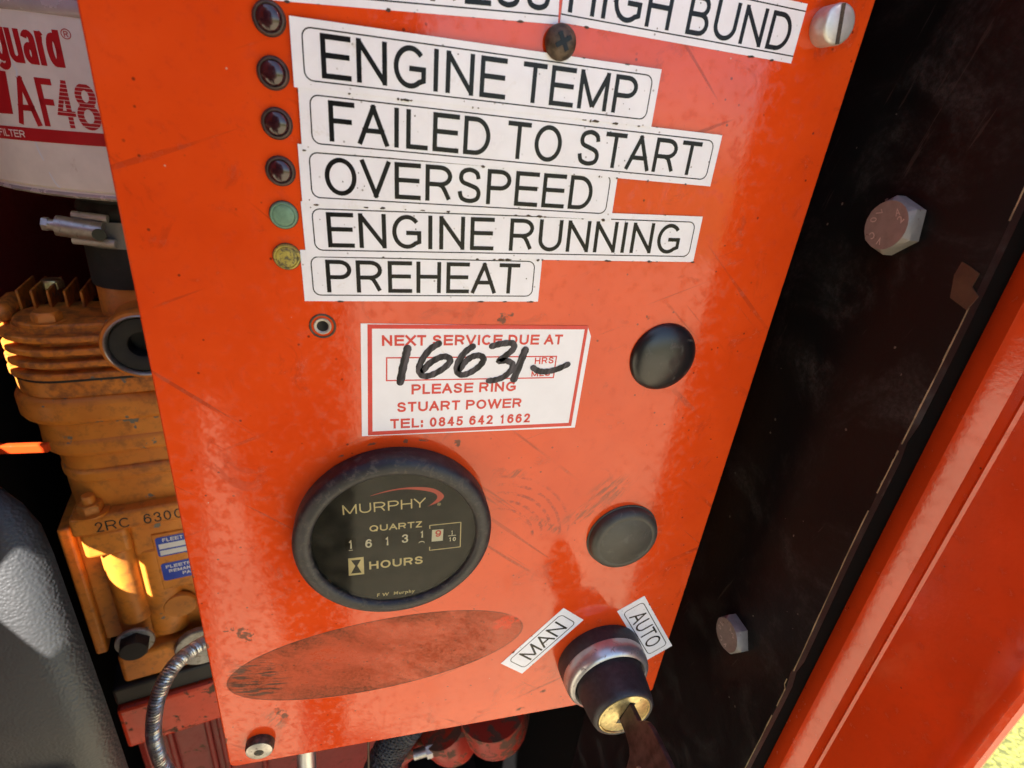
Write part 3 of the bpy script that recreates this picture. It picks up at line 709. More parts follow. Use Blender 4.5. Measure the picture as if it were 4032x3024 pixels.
tape(-13.8, -29.0, R_(2.1), 99.7, 'ENGINE RUNNING', 5.0, 94.3, 0.28, label='white printed label reading ENGINE RUNNING')
tape(-14.7, -39.6, R_(1.65), 57.6, 'PREHEAT', 5.2, 52.0, 0.14, label='white printed label reading PREHEAT')
tape(-17.0, 19.0, R_(4.1), 56.6, 'OIL PRESS', 5.0, 54.6, 0.14, label='white printed label reading OIL PRESS at the top edge', full=False)
tape(39.9, 23.5, R_(-0.05), 59.4, 'HIGH BUND', 1.4, 57.0, 0.14, label='white printed label reading HIGH BUND at the top edge', full=False, capz=(2.0, 9.6))
tape(55.6, -186.2, R_(50.0), 33.0, 'MAN', 7.0, 26.8, 0.14, label='small white label reading MAN left of the key switch', capz=(2.6, 9.4), bx=(2.6, 2.6), bz=(1.5, 1.5), line=0.34, sw=0.80)
tape(90.1+0.1, -158.7, R_(-57.4), 37.2, 'AUTO', 6.8, 30.6, 0.14, label='small white label reading AUTO right of the key switch', capz=(2.6, 9.4), bx=(2.6, 2.6), bz=(1.5, 1.5), line=0.34, sw=0.80)

# service sticker
ss_ = MB(); poly = [(-2.3, -77.2), (59.6, -76.7), (59.6, -47.4), (58.2, -44.6), (-2.1, -44.9)]
ss_.prism([(a, b+PZ) for a, b in poly], -0.14, -0.03)
st = ss_.build('service_sticker', 'paper_white', cp, 0, label='white service sticker with red print and a handwritten 16631')
fr = MB()
quadO = [(-0.7, -77.0), (58.3, -76.1), (58.3, -44.3), (-0.5, -45.1)]; quadI = [(0.5, -75.8), (57.3, -75.0), (57.4, -45.4), (0.6, -46.2)]
fr.ringprism([(a, b+PZ) for a, b in quadO], [(a, b+PZ) for a, b in quadI], -0.17, -0.145)
bo = [(4.0, -60.7), (50.5, -60.2), (50.5, -53.3), (4.0, -53.9)]; bi = [(4.35, -60.35), (50.15, -59.85), (50.15, -53.65), (4.35, -54.25)]
fr.ringprism([(a, b+PZ) for a, b in bo], [(a, b+PZ) for a, b in bi], -0.17, -0.145)
fr.build('red_frame', 'ink_red', st, 0)
L = MB()
for txt, x0, x1, zb, zt_, sl in (('NEXT SERVICE DUE AT', 3.0, 51.4, -50.8, -47.9, .9), ('PLEASE RING', 10.7, 39.6, -64.7, -61.7, .6), ('STUART POWER', 7.0, 41.8, -70.0, -67.0, .6), ('TEL: 0845 642 1662', 5.2, 45.0, -75.1, -72.1, .7), ('HRS', 44.2, 49.7, -55.9, -53.9, .3), ('MLS', 43.7, 49.2, -59.7, -58.0, .3)):
    type_on(L, txt, 0, x1-x0, 0, zt_-zb, 0.17, 0.0, math.atan2(sl, x1-x0), x0, zb+PZ, sw=0.60 if x1-x0 > 8 else 0.36)
L.build('lettering', 'ink_red', st, 0)
hw = MB(); hh = 0.19
strokes = [[(9.4, -51.4), (9.0, -53.5), (8.3, -57.0), (7.7, -61.0)],
           [(17.4, -50.0), (15.2, -51.6), (13.2, -54.6), (12.5, -57.4), (13.6, -59.2), (16.0, -58.9), (19.0, -57.0), (20.6, -54.9), (19.6, -53.7), (17.6, -54.0), (15.2, -55.6), (13.6, -57.6)],
           [(26.4, -50.7), (24.4, -52.4), (22.8, -55.2), (22.6, -57.8), (24.0, -59.0), (26.4, -58.2), (28.8, -56.2), (29.6, -54.3), (28.4, -53.3), (26.4, -53.7), (24.6, -55.2), (23.4, -57.2)],
           [(31.6, -50.6), (34.0, -49.9), (37.2, -49.7), (37.6, -51.3), (35.6, -53.4), (33.9, -54.9), (36.0, -54.8), (37.8, -55.8), (37.6, -57.6), (35.8, -59.6), (33.4, -60.6), (31.6, -60.8)],
           [(41.0, -51.6), (40.2, -54.6), (38.7, -60.4)],
           [(43.9, -56.9), (45.6, -57.9), (48.0, -58.1), (51.0, -57.4), (54.0, -55.9)]]
for i, s_ in enumerate(strokes):
    ribbon(hw, [(a, b+PZ) for a, b in s_], 1.75 if i not in (0, 4) else 2.1, hh+i*0.012, 6)
hw.build('handwriting', 'marker_ink', st, 0, label='handwritten black marker number 16631')

# indicator lamps
LEDZ = [16.0, 6.9, -2.1, -11.2, -20.2, -29.3]
LEDN = ['dark red indicator lamp beside the OIL PRESS label', 'dark red indicator lamp beside the ENGINE TEMP label', 'dark red indicator lamp beside the FAILED TO START label', 'dark red indicator lamp beside the OVERSPEED label', 'green indicator lamp beside the ENGINE RUNNING label', 'scratched yellow indicator lamp beside the PREHEAT label']
for i, z in enumerate(LEDZ):
    lens = 'led_red' if i < 4 else ('led_green' if i == 4 else 'led_yellow')
    c = (-17.9, 0, z+PZ)
    r = 2.78
    o = MB().lathe([(r+0.12, -0.0), (r+0.12, 0.35), (r, 0.75), (r-0.25, 0.9), (r-0.4, 0.85), (r-0.5, 0.65)], 40, '-y', c, True, True).build('indicator_lamp', 'led_rim' if i < 4 else lens, cp, 50, label=LEDN[i])
    rd = 2.25 if i < 4 else 2.2
    hd = 1.7 if i < 4 else 1.0
    prof_ = [(rd+0.15, 0.6), (rd, 0.8)]+[(rd*math.cos(a), 0.8+(hd-0.8)*math.sin(a)) for a in [PI/2*q/8 for q in range(1, 8)]]+[(0.02, hd)]
    MB().lathe(prof_, 36, '-y', c, False, True).build('lens', lens, o, 60)
    MB().lathe([(r+0.12, 0.03), (r+0.28, 0.03)], 40, '-y', c, False, False).build('shadow_gap', 'grime_black', o, 0)

# empty lamp hole below the labels
hc = (-11.0, 0, -45.8+PZ)
o = MB().lathe([(3.15, 0.02), (3.05, 0.22), (2.75, 0.25), (2.6, 0.05)], 40, '-y', hc, False, False).build('lamp_hole', 'screw_rust', cp, 60, label='empty lamp hole with a bare metal insert below PREHEAT')
MB().lathe([(2.1, 0.03), (2.0, 0.30), (1.6, 0.34), (1.35, 0.1)], 36, '-y', hc, False, False).build('insert', 'steel_grey_flange', o, 60)
MB().lathe([(1.55, 0.12), (1.1, 0.05), (0.02, 0.03)], 32, '-y', hc, False, False).build('bore', 'ink_black', o, 60)
# blanking plugs
pc = (83.6, 0, -53.6+PZ); R1 = 10.5
MB().lathe([(R1, 0.02), (R1, 0.12)]+[(R1*math.cos(a), 0.15+3.4*math.sin(a)) for a in [PI/2*q/12 for q in range(1, 12)]]+[(0.05, 3.7)], 56, '-y', pc, False, True).build('blanking_plug', 'plug_black', cp, 60, label='glossy black domed blanking plug, upper of the two')
pc = (84.4, 0, -121.0+PZ); R2 = 12.6
MB().lathe([(R2+0.5, 0.02), (R2+0.45, 0.35), (R2, 0.5), (R2-0.1, 1.9), (R2-0.5, 2.8), (R2-1.6, 3.5), (R2-2.6, 3.75), (R2-2.9, 3.62), (R2-3.2, 3.78), (0.05, 4.0)], 56, '-y', pc, False, True).build('blanking_plug', 'plug_dusty', cp, 60, label='dusty black flat blanking plug, lower of the two')

# screws
def recess_cross(mb, c, r, h, ang, w=0.32):
    k = r*w; q = [(r, -k), (r, k), (k, k), (k, r), (-k, r), (-k, k), (-r, k), (-r, -k), (-k, -k), (-k, -r), (k, -r), (k, -k)]
    mb.prism(xform(q, ang, c[0], c[2]), c[1]-h, c[1]-h+0.02)
c = (40.3, 0, 19.8+PZ)
o = MB().lathe([(3.5, 0.75), (3.5, 1.1), (3.2, 1.9), (2.4, 2.6), (1.3, 2.9), (0.05, 2.95)], 40, '-y', c, True, True).build('cross_head_screw', 'screw_rust', cp, 50, label='rusty brown cross-head screw between the top labels')
x = MB(); recess_cross(x, c, 1.9, 3.02, 0.55, 0.25); x.build('recess', 'ink_black', o, 0)
c = (105.9, 0, 31.8+PZ)
o = MB().lathe([(4.25, 0.0), (4.25, 4.1), (4.0, 4.6), (3.6, 4.75), (0.05, 4.8)], 44, '-y', c, True, True).build('slotted_screw', 'steel_clean', cp, 50, label='bright slotted screw head in the top right corner')
x = MB(); x.prism(xform([(-4.0, -0.55), (4.0, -0.55), (4.0, 0.55), (-4.0, 0.55)], R_(101), c[0], c[2]), -4.84, -4.81); x.build('slot', 'screw_rust', o, 0)
c = (-38.6, 0, -201.2+PZ)
o = MB().lathe([(4.7, 0), (4.7, 2.0), (4.3, 2.9), (3.4, 3.3), (0.05, 3.45)], 40, '-y', c, True, True).build('cap_screw', 'screw_rust', cp, 40, label='worn round screw head in the bottom left corner')
x = MB(); recess_cross(x, c, 1.5, 3.52, 0.3, 0.28); x.build('recess', 'grime_black', o, 0)
x = MB().lathe([(4.25, 2.98), (3.4, 3.36), (1.7, 3.46), (1.6, 3.49)], 40, '-y', c, False, False); x.build('worn_rim', 'steel_dull', o, 50)

# hour meter
c = (6.9, 0, -109.4+PZ)
hm = MB().lathe([(28.3, 0.03), (28.5, 0.6), (28.5, 5.4), (28.25, 6.2), (27.6, 6.9), (26.6, 7.4), (25.4, 7.6), (24.6, 7.5), (23.9, 7.1), (23.5, 6.4), (23.4, 5.4)], 96, '-y', c, False, False).build('hour_meter', 'gauge_rubber', cp, 40, label='round black hour meter with gold print reading 16131')
MB().lathe([(23.9, 5.2), (0.05, 5.2)], 72, '-y', c, False, True).build('dial', 'dial_black', hm, 0)
MB().lathe([(23.6, 6.3), (0.05, 6.3)], 72, '-y', c, False, True).build('glass', 'glass', hm, 0)
D = MB(); dh = 2.04
def dt(txt, x0, x1, zb, zt_, off=0.0, sp=1.0, ang=0.0, sh=0.0, sw=None): type_on(D, txt, 0, x1-x0, 0, zt_-zb, dh, off, ang, x0, zb+PZ, sp, sh, sw)
dt('MURPHY', -7.8, 15.4, -100.8, -97.4, ang=0.035, sw=0.40)
dt('QUARTZ', -0.6, 14.5, -107.6, -105.3, ang=0.015, sw=0.42)
dt('HOURS', -0.8, 15.2, -122.1, -119.0, ang=0.02, sw=0.58)
dt('F W  Murphy', 1.4, 13.1, -134.2, -132.4, 0.012, ang=0.02, sp=1.15, sh=0.1)
dt('®', 18.7, 19.8, -99.9, -98.8, 0.0)
for pts in ([(16.9, -108.3), (16.8, -107.0), (26.2, -106.7), (26.6, -116.4), (17.1, -116.7), (17.1, -115.3)],):
    for i in range(len(pts)-1):
        (xa, za), (xb, zb) = pts[i], pts[i+1]; dx, dz = xb-xa, zb-za; l_ = math.hypot(dx, dz); nx, nz_ = -dz/l_*0.14, dx/l_*0.14
        D.add([(xa+nx, -dh-0.001*i, za+nz_+PZ), (xb+nx, -dh-0.001*i, zb+nz_+PZ), (xb-nx, -dh-0.001*i, zb-nz_+PZ), (xa-nx, -dh-0.001*i, za-nz_+PZ)], [(0, 1, 2, 3)])
D.build('gold_lettering', 'dial_gold', hm, 0)
hgm = MB(); hgm.prism([(a, b+PZ) for a, b in ((-6.8, -123.8), (-2.3, -123.7), (-2.4, -116.9), (-6.8, -117.0))], -dh-0.01, -dh); hgm.build('hourglass_field', 'dial_gold', hm, 0)
hg2 = MB(); hg2.prism([(a, b+PZ) for a, b in ((-6.0, -117.8), (-3.2, -117.8), (-4.25, -120.1), (-3.1, -123.0), (-6.1, -123.0), (-4.85, -120.1))], -dh-0.03, -dh-0.02); hg2.build('hourglass_symbol', 'dial_black', hm, 0)
sw = MB(); so_ = spline([(q[0], q[1], 0) for q in ((-0.2, -94.7), (5.0, -93.2), (11.2, -92.6), (17.2, -93.5), (20.5, -96.2), (19.3, -98.4), (16.0, -99.8))], 6)
si_ = spline([(q[0], q[1], 0) for q in ((-0.2, -94.8), (3.4, -93.9), (8.6, -93.2), (14.0, -93.9), (17.8, -95.3), (18.5, -97.3), (16.1, -99.9))], 6)
kq = len(so_); sw.add([(q.x, -dh, q.y+PZ) for q in so_]+[(q.x, -dh, q.y+PZ) for q in si_], [(i, i+1, kq+i+1, kq+i) for i in range(kq-1)]); sw.build('red_swoosh', 'dial_red', hm, 0)
for xx, zz in ((-6.0, -111.7), (-0.9, -111.7), (4.4, -111.4), (9.6, -111.2), (14.6, -111.0)): MB().prism([(xx-1.5, zz-2.4+PZ), (xx+1.5, zz-2.4+PZ), (xx+1.5, zz+2.3+PZ), (xx-1.5, zz+2.3+PZ)], -dh-0.005, -dh).build('digit_wheel', 'wheel_black', hm, 0)
N = MB()
def num(t_, xc, zc, w=1.9, hgt=3.2, sw=0.50): type_on(N, t_, 0, w, 0, hgt, dh+0.03, 0.0, 0, xc-w/2, zc-hgt/2+PZ, sw=sw)
num('1', -6.0, -111.7, 1.5); num('6', -0.9, -111.9); num('1', 4.4, -111.6, 1.5); num('3', 9.6, -111.2)
num('1', 14.6, -110.1, 1.4, 2.6)
num('1', 23.7, -110.4, 0.8, 1.7, 0.3); num('10', 23.9, -113.0, 2.3, 1.6, 0.3); N.prism([(22.6, -111.75+PZ), (25.0, -111.7+PZ), (25.0, -111.45+PZ), (22.6, -111.5+PZ)], -dh-0.03, -dh-0.01)
arc_ = [(14.6+0.9*math.cos(a), -113.4+0.7*math.sin(a)) for a in [PI*q/8 for q in range(9)]]
for i in range(8):
    (xa, za), (xb, zb) = arc_[i], arc_[i+1]; N.add([(xa, -dh-0.03, za+PZ), (xb, -dh-0.03, zb+PZ), (xb, -dh-0.03, zb-0.35+PZ), (xa, -dh-0.03, za-0.35+PZ)], [(0, 1, 2, 3)])
N.prism([(-6.6, -114.0+PZ), (-5.4, -114.0+PZ), (-5.5, -113.8+PZ), (-6.5, -113.8+PZ)], -dh-0.03, -dh-0.01)
N.build('digits', 'dial_cream', hm, 0)
MB().prism([(17.6, -113.3+PZ), (21.0, -113.3+PZ), (21.0, -108.8+PZ), (17.6, -108.8+PZ)], -dh-0.02, -dh).build('tenths_wheel', 'dial_cream', hm, 0)
N = MB(); num('9', 19.5, -110.3, 1.8, 2.6); N.build('tenths_digit', 'dial_red', hm, 0)

kf = (129-5.25)/(129-3.5)                      # the print lies higher than first taken off: shrink it toward the eye's foot point
for ch in hm.children:
    if ch.name.split('.')[0] not in ('dial', 'glass'):
        ch.scale = (kf, 1, kf); ch.location = (0, -(5.25-dh)*MM, PZ*(1-kf)*MM)

# key switch
kx, kz = 87.1, -182.7; c = (kx, 0, kz+PZ)
ks = MB().lathe([(17.0, 0.03), (17.1, 1.0), (16.9, 5.8), (15.0, 5.9)], 64, '-y', c, False, True).build('key_switch', 'switch_black', cp, 40, label='black key switch with chrome collar and brass lock face')
MB().lathe([(16.7, 5.5), (16.9, 6.2), (16.7, 8.8), (16.2, 10.6), (15.4, 11.6), (14.4, 12.0), (13.8, 11.6), (13.5, 10.0)], 64, '-y', c, False, False).build('chrome_collar', 'chrome', ks, 50)
MB().lathe([(13.4, 9.5), (13.3, 12.0), (12.6, 18.0), (11.9, 22.5), (11.4, 24.0), (10.6, 24.6), (10.1, 24.4), (10.0, 23.8)], 64, '-y', c, False, False).build('grip', 'switch_black', ks, 40)
MB().lathe([(10.05, 23.6), (9.9, 24.5), (9.5, 24.6), (9.3, 24.2)], 48, '-y', c, False, False).build('lock_rim', 'brass', ks, 50)
MB().lathe([(9.35, 24.0), (9.0, 24.3), (0.05, 24.35)], 48, '-y', c, False, True).build('lock_face', 'brass', ks, 50)
da = math.atan2(0.96, 0.28)
MB().prism(xform([(-4.5, -1.4), (6.4, -1.4), (6.6, 1.0), (-4.5, 1.4)], da, c[0], c[2]), -24.42, -24.38).build('key_slot', 'ink_black', ks, 0)

# ignition key (held by the switch: a thing of its own); plate in the plane of the slot, local x along the slot, local -y out of the panel
key = thing('ignition_key', kx, -24.4, kz, 'dark brown flat key standing in the brass lock of the key switch', 'key')
kd = Vector((0.28, 0, 0.96)).normalized(); kn = Vector((-0.96, 0, 0.28)).normalized()
outline = [(-2.6, 0.0), (-2.6, 5.0), (-3.2, 8.6), (-5.0, 11.0), (-9.0, 12.5), (-11.2, 15.5), (-11.2, 32), (-8, 36), (6, 36), (10.5, 32), (11.0, 24), (10.9, 16), (10.6, 12), (9.8, 9.2), (8.4, 7.6), (6.8, 6.9), (6.2, 6.2), (6.0, 0.0)]
kb = MB(); k = len(outline)
def kp(s_, h, t): q = kd*s_+kn*t; return (q.x, -h, q.z)
kb.v = [kp(s_, h, 1.0) for s_, h in outline]+[kp(s_, h, -1.0) for s_, h in outline]
kb.f = [tuple(range(k)), tuple(range(2*k-1, k-1, -1))]+[(i, (i+1) % k, k+(i+1) % k, k+i) for i in range(k)]
kb.build('key_blade', 'key_brown', key, 0, 0.25, 2)
MB().lathe([(1.5, -1.3), (1.5, 1.3)], 20, 'x', (kp(-3.0, 17.0, 0))).build('rivet', 'steel_dull', key, 40)

# ------------------------------------------------------------------ air filter
FX, FY, FR = -105.0, 233.0, 84.0
af = thing('air_filter', FX, FY, -43.5, 'cream canister air filter with red lettering at the top left', 'air filter')
MB().lathe([(FR-14, -0.2), (FR-7, 0.0), (FR-2.4, 0.5), (FR-0.4, 1.8), (FR-0.6, 3.2), (FR-1.0, 3.8), (FR, 4.6), (FR, 68.6)], 128, 'z', (0, 0, 0), True, False).build('canister', 'filter_cream', af, 30)
MB().lathe([(FR+0.1, 68.4), (FR+0.6, 69.2), (FR+0.8, 71.6), (FR-0.2, 74.0), (FR-3, 75.2), (0.1, 75.4)], 128, 'z', (0, 0, 0), False, True).build('top_rim', 'filter_rim', af, 40)
MB().lathe([(FR-3.2, 0.25), (FR-1.6, 0.8), (FR+0.1, 1.6), (FR+0.1, 2.2), (FR-0.5, 2.9)], 128, 'z', (0, 0, 0), False, False).build('bottom_seam', 'filter_rim', af, 50)
def wrap(mb, vs, fs, h=0.12, step=2.0):
    """bend flat (s, z) artwork round the canister"""
    bm = bmesh.new(); bv = [bm.verts.new((a, b, 0)) for a, b in vs]
    for f in fs:
        try: bm.faces.new([bv[i] for i in f])
        except ValueError: pass
    lo = min(v[0] for v in vs); hi = max(v[0] for v in vs); x = math.ceil(lo/step)*step
    while x < hi:
        gm = bm.verts[:]+bm.edges[:]+bm.faces[:]
        bmesh.ops.bisect_plane(bm, geom=gm, plane_co=(x+1e-4, 0, 0), plane_no=(1, 0, 0), dist=1e-6); x += step
    bm.verts.index_update(); r = FR+h
    mb.add([(r*math.sin(v.co.x/FR), -r*math.cos(v.co.x/FR), v.co.y+43.5) for v in bm.verts], [tuple(v.index for v in f.verts) for f in bm.faces]); bm.free()
A = MB()
def at(txt, s0, s1, z0, z1, off=0.0, space=1.0, h=0.12, stripes=False, shear=0.0, tgt=None, drop=0.0, sw=None):
    if sw:
        vs = []; fs = []
        for a_, b_ in sketch(txt, s0, s1, z0, z1, sw, 0.02):
            fs += [tuple(i+len(vs) for i in f) for f in b_]; vs += a_
        q = [(a, b-drop*(s1-a)/(s1-s0)) for a, b in vs]
    else:
        vs, fs = glyphs(txt, off, 4, space, shear); q = [(s0+(s1-s0)*a, z0+(z1-z0)*b-drop*(1-a)) for a, b in vs]
    if stripes:                                        # cut horizontal white bars through the figures
        bm = bmesh.new(); bv = [bm.verts.new((a, b, 0)) for a, b in q]
        for f in fs: bm.faces.new([bv[i] for i in f])
        n_ = 12; hgt = z1-z0
        for i in range(n_):
            za = z0+hgt*(i+0.80)/n_; zb_ = z0+hgt*(i+1.0)/n_
            for zc in (za, zb_):
                bmesh.ops.bisect_plane(bm, geom=bm.verts[:]+bm.edges[:]+bm.faces[:], plane_co=(0, zc, 0), plane_no=(0, 1, 0), dist=1e-6)
        dl = [f for f in bm.faces if ((f.calc_center_median().y-z0)/hgt*n_) % 1.0 > 0.80]
        bmesh.ops.delete(bm, geom=dl, context='FACES'); bm.verts.index_update()
        q = [(v.co.x, v.co.y) for v in bm.verts]; fs = [tuple(v.index for v in f.verts) for f in bm.faces]; bm.free()
    wrap(tgt or A, q, fs, h)
for ch_, a_, b_ in (('g', -37.6, -31.4), ('u', -31.0, -25.2), ('a', -24.8, -19.6), ('r', -19.1, -15.9), ('d', -15.6, -10.2)):
    at(ch_, a_, b_, 7.2, 18.8, sw=2.25, h=0.12)
at('®', -9.4, -5.8, 17.2, 20.8, 0.0)
at('A', -34.6, -24.6, -15.2, 2.5, sw=2.2)
at('F', -23.4, -17.0, -14.9, 2.7, sw=2.3, h=0.125)
at('4', -17.0, -10.2, -14.6, 3.0, sw=1.9, stripes=True)
at('8', -9.6, -1.2, -14.7, 2.4, sw=2.4, stripes=True)
wrap(A, [(-52.0, 4.2), (-35.0, 3.6), (-36.6, -11.8), (-52.0, -12.4)], [(0, 3, 2, 1)])
wrap(A, [(-60, -22.2), (30, -19.6), (30, -14.6), (-60, -17.2)], [(0, 1, 2, 3)])
A.build('red_print', 'filter_red', af, 0)
A2 = MB(); at('AIR FILTER', -55.0, -33.4, -20.4, -17.6, 0.012, h=0.2, tgt=A2, drop=0.5, sw=0.45); A2.build('white_print', 'filter_cream', af, 0)
for pts in ([(-31.0, 7.0), (-29.8, 4.4), (-30.4, 2.0)], [(-29.3, -21.5), (-28.8, -25), (-27.6, -28.5)], [(-26.6, -33.0), (-25.0, -37.0), (-23.2, -39.0)]):
    f_ = MB(); ribbon(f_, pts, 0.7, 0, 5, 0.5); A3 = MB(); wrap(A3, [(v[0], v[2]) for v in f_.v], f_.f, 0.2); A3.build('paint_scratch', 'label_white', af, 0)

# ------------------------------------------------------------------ compressor with its intake stack
CR = math.radians(12.0); CB = -347.0
co = thing('compressor', -151.1, 150, CB, 'dirty orange finned compressor casting left of the panel', 'compressor', CR)
def cz(z): return z-CB
def stadium(xl, r, xr=150.0, cy=25.0, k=14):
    pts = [(xr, cy+r), ]
    for i in range(k+1):
        a = PI/2+PI*i/k; pts.append((xl+r+r*math.cos(a), cy+r*math.sin(a)))
    pts.append((xr, cy-r)); return pts
def slab(name, xl, r, z1, z0, bev, seg=3, xr=150.0, cy=25.0, mat=None, label=None):
    mat = mat or ('compressor_dirty' if z1 > -135 else 'compressor')
    return MB().prism(stadium(xl, r, xr, cy), cz(z0), cz(z1), 'z').build(name, mat, co, 35, bev, seg, label=label)
slab('head_core', -15.0, 20.0, -105.6, -133, 0)
slab('gasket', -19.9, 24.9, -130.2, -131.4, 0, mat='grime_black')
for i, z in enumerate((-107.6, -114.2, -120.6, -126.8)): slab('cooling_fin', -20.0-0.3*i, 25.4+0.1*i, z, z-3.3, 0.8)
slab('fin_base', -19.4, 24.4, -131.0, -140.4, 1.0)
slab('cylinder_flange', -21.8, 26.4, -140.0, -156.2, 4.5, 4)
slab('cylinder', -16.2, 22.2, -156.0, -168.0, 0)
slab('cylinder_flange', -16.4, 23.4, -165.5, -176.5, 3.2, 4)
slab('cylinder', -11.4, 19.5, -176.0, -187.0, 0)
slab('cylinder_flange', -11.9, 21.6, -186.0, -194.6, 2.6, 4)
slab('cylinder', -11.0, 19.6, -194.0, -213.0, 0)
def cbox(name, x0, x1, y0, y1, z0, z1, mat='compressor', bev=1.0, seg=3, label=None, parent=None):
    return MB().box(x0, x1, y0, y1, cz(z0), cz(z1)).build(name, mat, parent or co, 30, bev, seg, label=label)
fl_ = cbox('crankcase_flange', -9.0, 150, -2.5, 70, -224.2, -212.0, bev=2.0)
ct = MB()
for t_, a, b in (('2RC', 2.0, 18.0), ('630', 24.5, 38.0), ('0', 39.5, 44.0)):
    type_on(ct, t_, a, b, cz(-222.4), cz(-215.6), 2.62, sw=0.8)
cto = ct.build('cast_lettering', 'grime_black', fl_, 0)
cbox('crankcase_step', -7.0, 15.5, -0.5, 60, -242.5, -224.0, bev=3.0)
cbox('crankcase_step', 15.0, 150, 3.0, 60, -250, -224.0, bev=2.0)
cbox('crankcase', -3.0, 150, 6.5, 80, -346.5, -236.0, bev=4.0)
# vertical bosses on the crankcase face
def boss(x, y, r, z0, z1, ry=None, label=None):
    pts = [(x+r*math.cos(2*PI*i/28), y+(ry or r)*math.sin(2*PI*i/28)) for i in range(28)]
    return MB().prism(pts, cz(z0), cz(z1), 'z').build('boss', 'compressor', co, 40, 1.2, 2)
boss(7.2, 9.5, 9.0, -300, -241, 9.5); boss(24.0, 8.0, 10.5, -318, -246, 6.0)
cbox('foot', -6.2, 150, -2.0, 80, -346.8, -322.0, bev=3.0)
cbox('side_flange', -20.0, -13.5, 12, 70, -330, -227, bev=1.8)
cbox('side_flange', -13.6, -3.0, 16, 68, -322, -228, bev=1.0)
MB().lathe([(9.5, 0), (9.5, 2), (8.8, 3)], 28, '-y', (32.0, 4.5, cz(-295)), True, True).build('boss', 'compressor', co, 40)
# round intake port on the front of the head
pt = MB().lathe([(16.0, -30), (16.0, 12), (17.2, 13.5), (17.4, 19.0), (16.8, 20.5), (15.6, 21.0), (14.6, 20.0), (14.2, 18.5)], 56, '-y', (43.0, 5, cz(-108.4)), True, False).build('port', 'compressor', co, 40)
MB().lathe([(15.6, 21.1), (14.9, 21.4), (14.2, 20.6), (14.0, 18.4)], 56, '-y', (43.0, 5, cz(-108.4)), False, False).build('worn_rim', 'steel_dull', pt, 40)
MB().lathe([(14.4, 18.0), (13.2, 19.6), (8.0, 19.9), (6.4, 19.0), (6.0, 10), (0.1, 9.9)], 48, '-y', (43.0, 5, cz(-108.4)), False, True).build('black_cap', 'rubber_black', pt, 40)
# things on the head top
slab('head_cover', -14.0, 19.5, -103.2, -107.4, 1.0)
for i, xx in enumerate((-12.5, -7.0, -0.6, 6.2, 13.0)): cbox('top_rib', xx-0.6, xx+0.6, 33, 62, -105, -93.5-0.3*i, bev=0.4, mat='compressor_dirty')
cbox('top_block', -22, -13.4, 20, 48, -107, -97, bev=5.0, mat='compressor_dirty')
hexhead(10.5, 5.0, 0.8, 'z', (2.2, 13.0, cz(-103.2)), 0.2).build('head_bolt', 'compressor', co, 30)
MB().lathe([(7.6, 0), (7.6, 1.0)], 32, 'z', (2.2, 13.0, cz(-104.0))).build('washer', 'compressor', co, 40)
hexhead(9.0, 4.5, 0.8, 'z', (-2.5, 52.0, cz(-97.5)), 0.1).build('head_bolt', 'brass', co, 30)
# nut on stud, black bolt, grey flange
o = hexhead(10.5, 6.5, 0.85, 'z', (1.0, 3.0, cz(-211.8)), 0.3).build('flange_nut', 'compressor', co, 30)
MB().lathe([(3.2, 0), (3.2, 4.2), (2.6, 5.0)], 20, 'z', (1.0, 3.0, cz(-205.4))).build('stud', 'compressor', o, 40)
MB().lathe([(8.4, 0), (8.4, 1.2)], 32, 'z', (1.0, 3.0, cz(-212.0))).build('washer', 'compressor', o, 40)
o = hexhead(15.0, 8.5, 0.8, '-y', (5.6, -2.2, cz(-311.0)), 0.3).build('drain_bolt', 'grime_black', co, 30)
MB().lathe([(10.6, 0), (10.6, 1.6), (10.2, 2.0)], 36, '-y', (5.6, -1.8, cz(-311.0))).build('washer', 'steel_grey_flange', o, 40)
MB().lathe([(15.5, 0), (15.5, 3.2), (14.8, 4.0), (6, 4.2)], 44, '-y', (40.0, -1.8, cz(-329.0))).build('hose_flange', 'steel_grey_flange', co, 40)
# stickers
def sticker(x0, x1, z0, z1, rows, label):
    q = rrect(x0, x1, cz(z0), cz(z1), 1.6, 4)
    s_ = MB().prism(q, 1.75, 1.85).build('sticker', 'sticker_blue', co, 0, label=label)
    ww = MB()
    for r in rows:
        if r[0] == 'bar': ww.prism([(r[1], cz(r[3])), (r[2], cz(r[3])), (r[2], cz(r[4])), (r[1], cz(r[4]))], 1.70, 1.74)
        else: type_on(ww, r[0], r[1], r[2], cz(r[3]), cz(r[4]), -1.70, sw=0.5)
    ww.build('white_print', 'sticker_white', s_, 0)
cbox('sticker_pad', 25.0, 150, 1.95, 9.0, -279, -235, bev=0.8)
sticker(26.6, 72, -252.2, -237.4, [('FLEET', 30.2, 40.8, -241.2, -238.6), ('bar', 27.8, 70, -246.4, -242.6), ('bar', 27.8, 70, -251.2, -247.6)], 'blue and white sticker reading FLEET on the compressor')
sticker(26.6, 72, -271.6, -257.8, [('FLEETPARTS', 29.0, 52, -262.0, -259.6), ('REMANUFACTURED', 30.2, 62, -265.6, -263.2), ('PARTS', 37.0, 48, -269.2, -266.8)], 'blue sticker reading FLEETPARTS on the compressor')
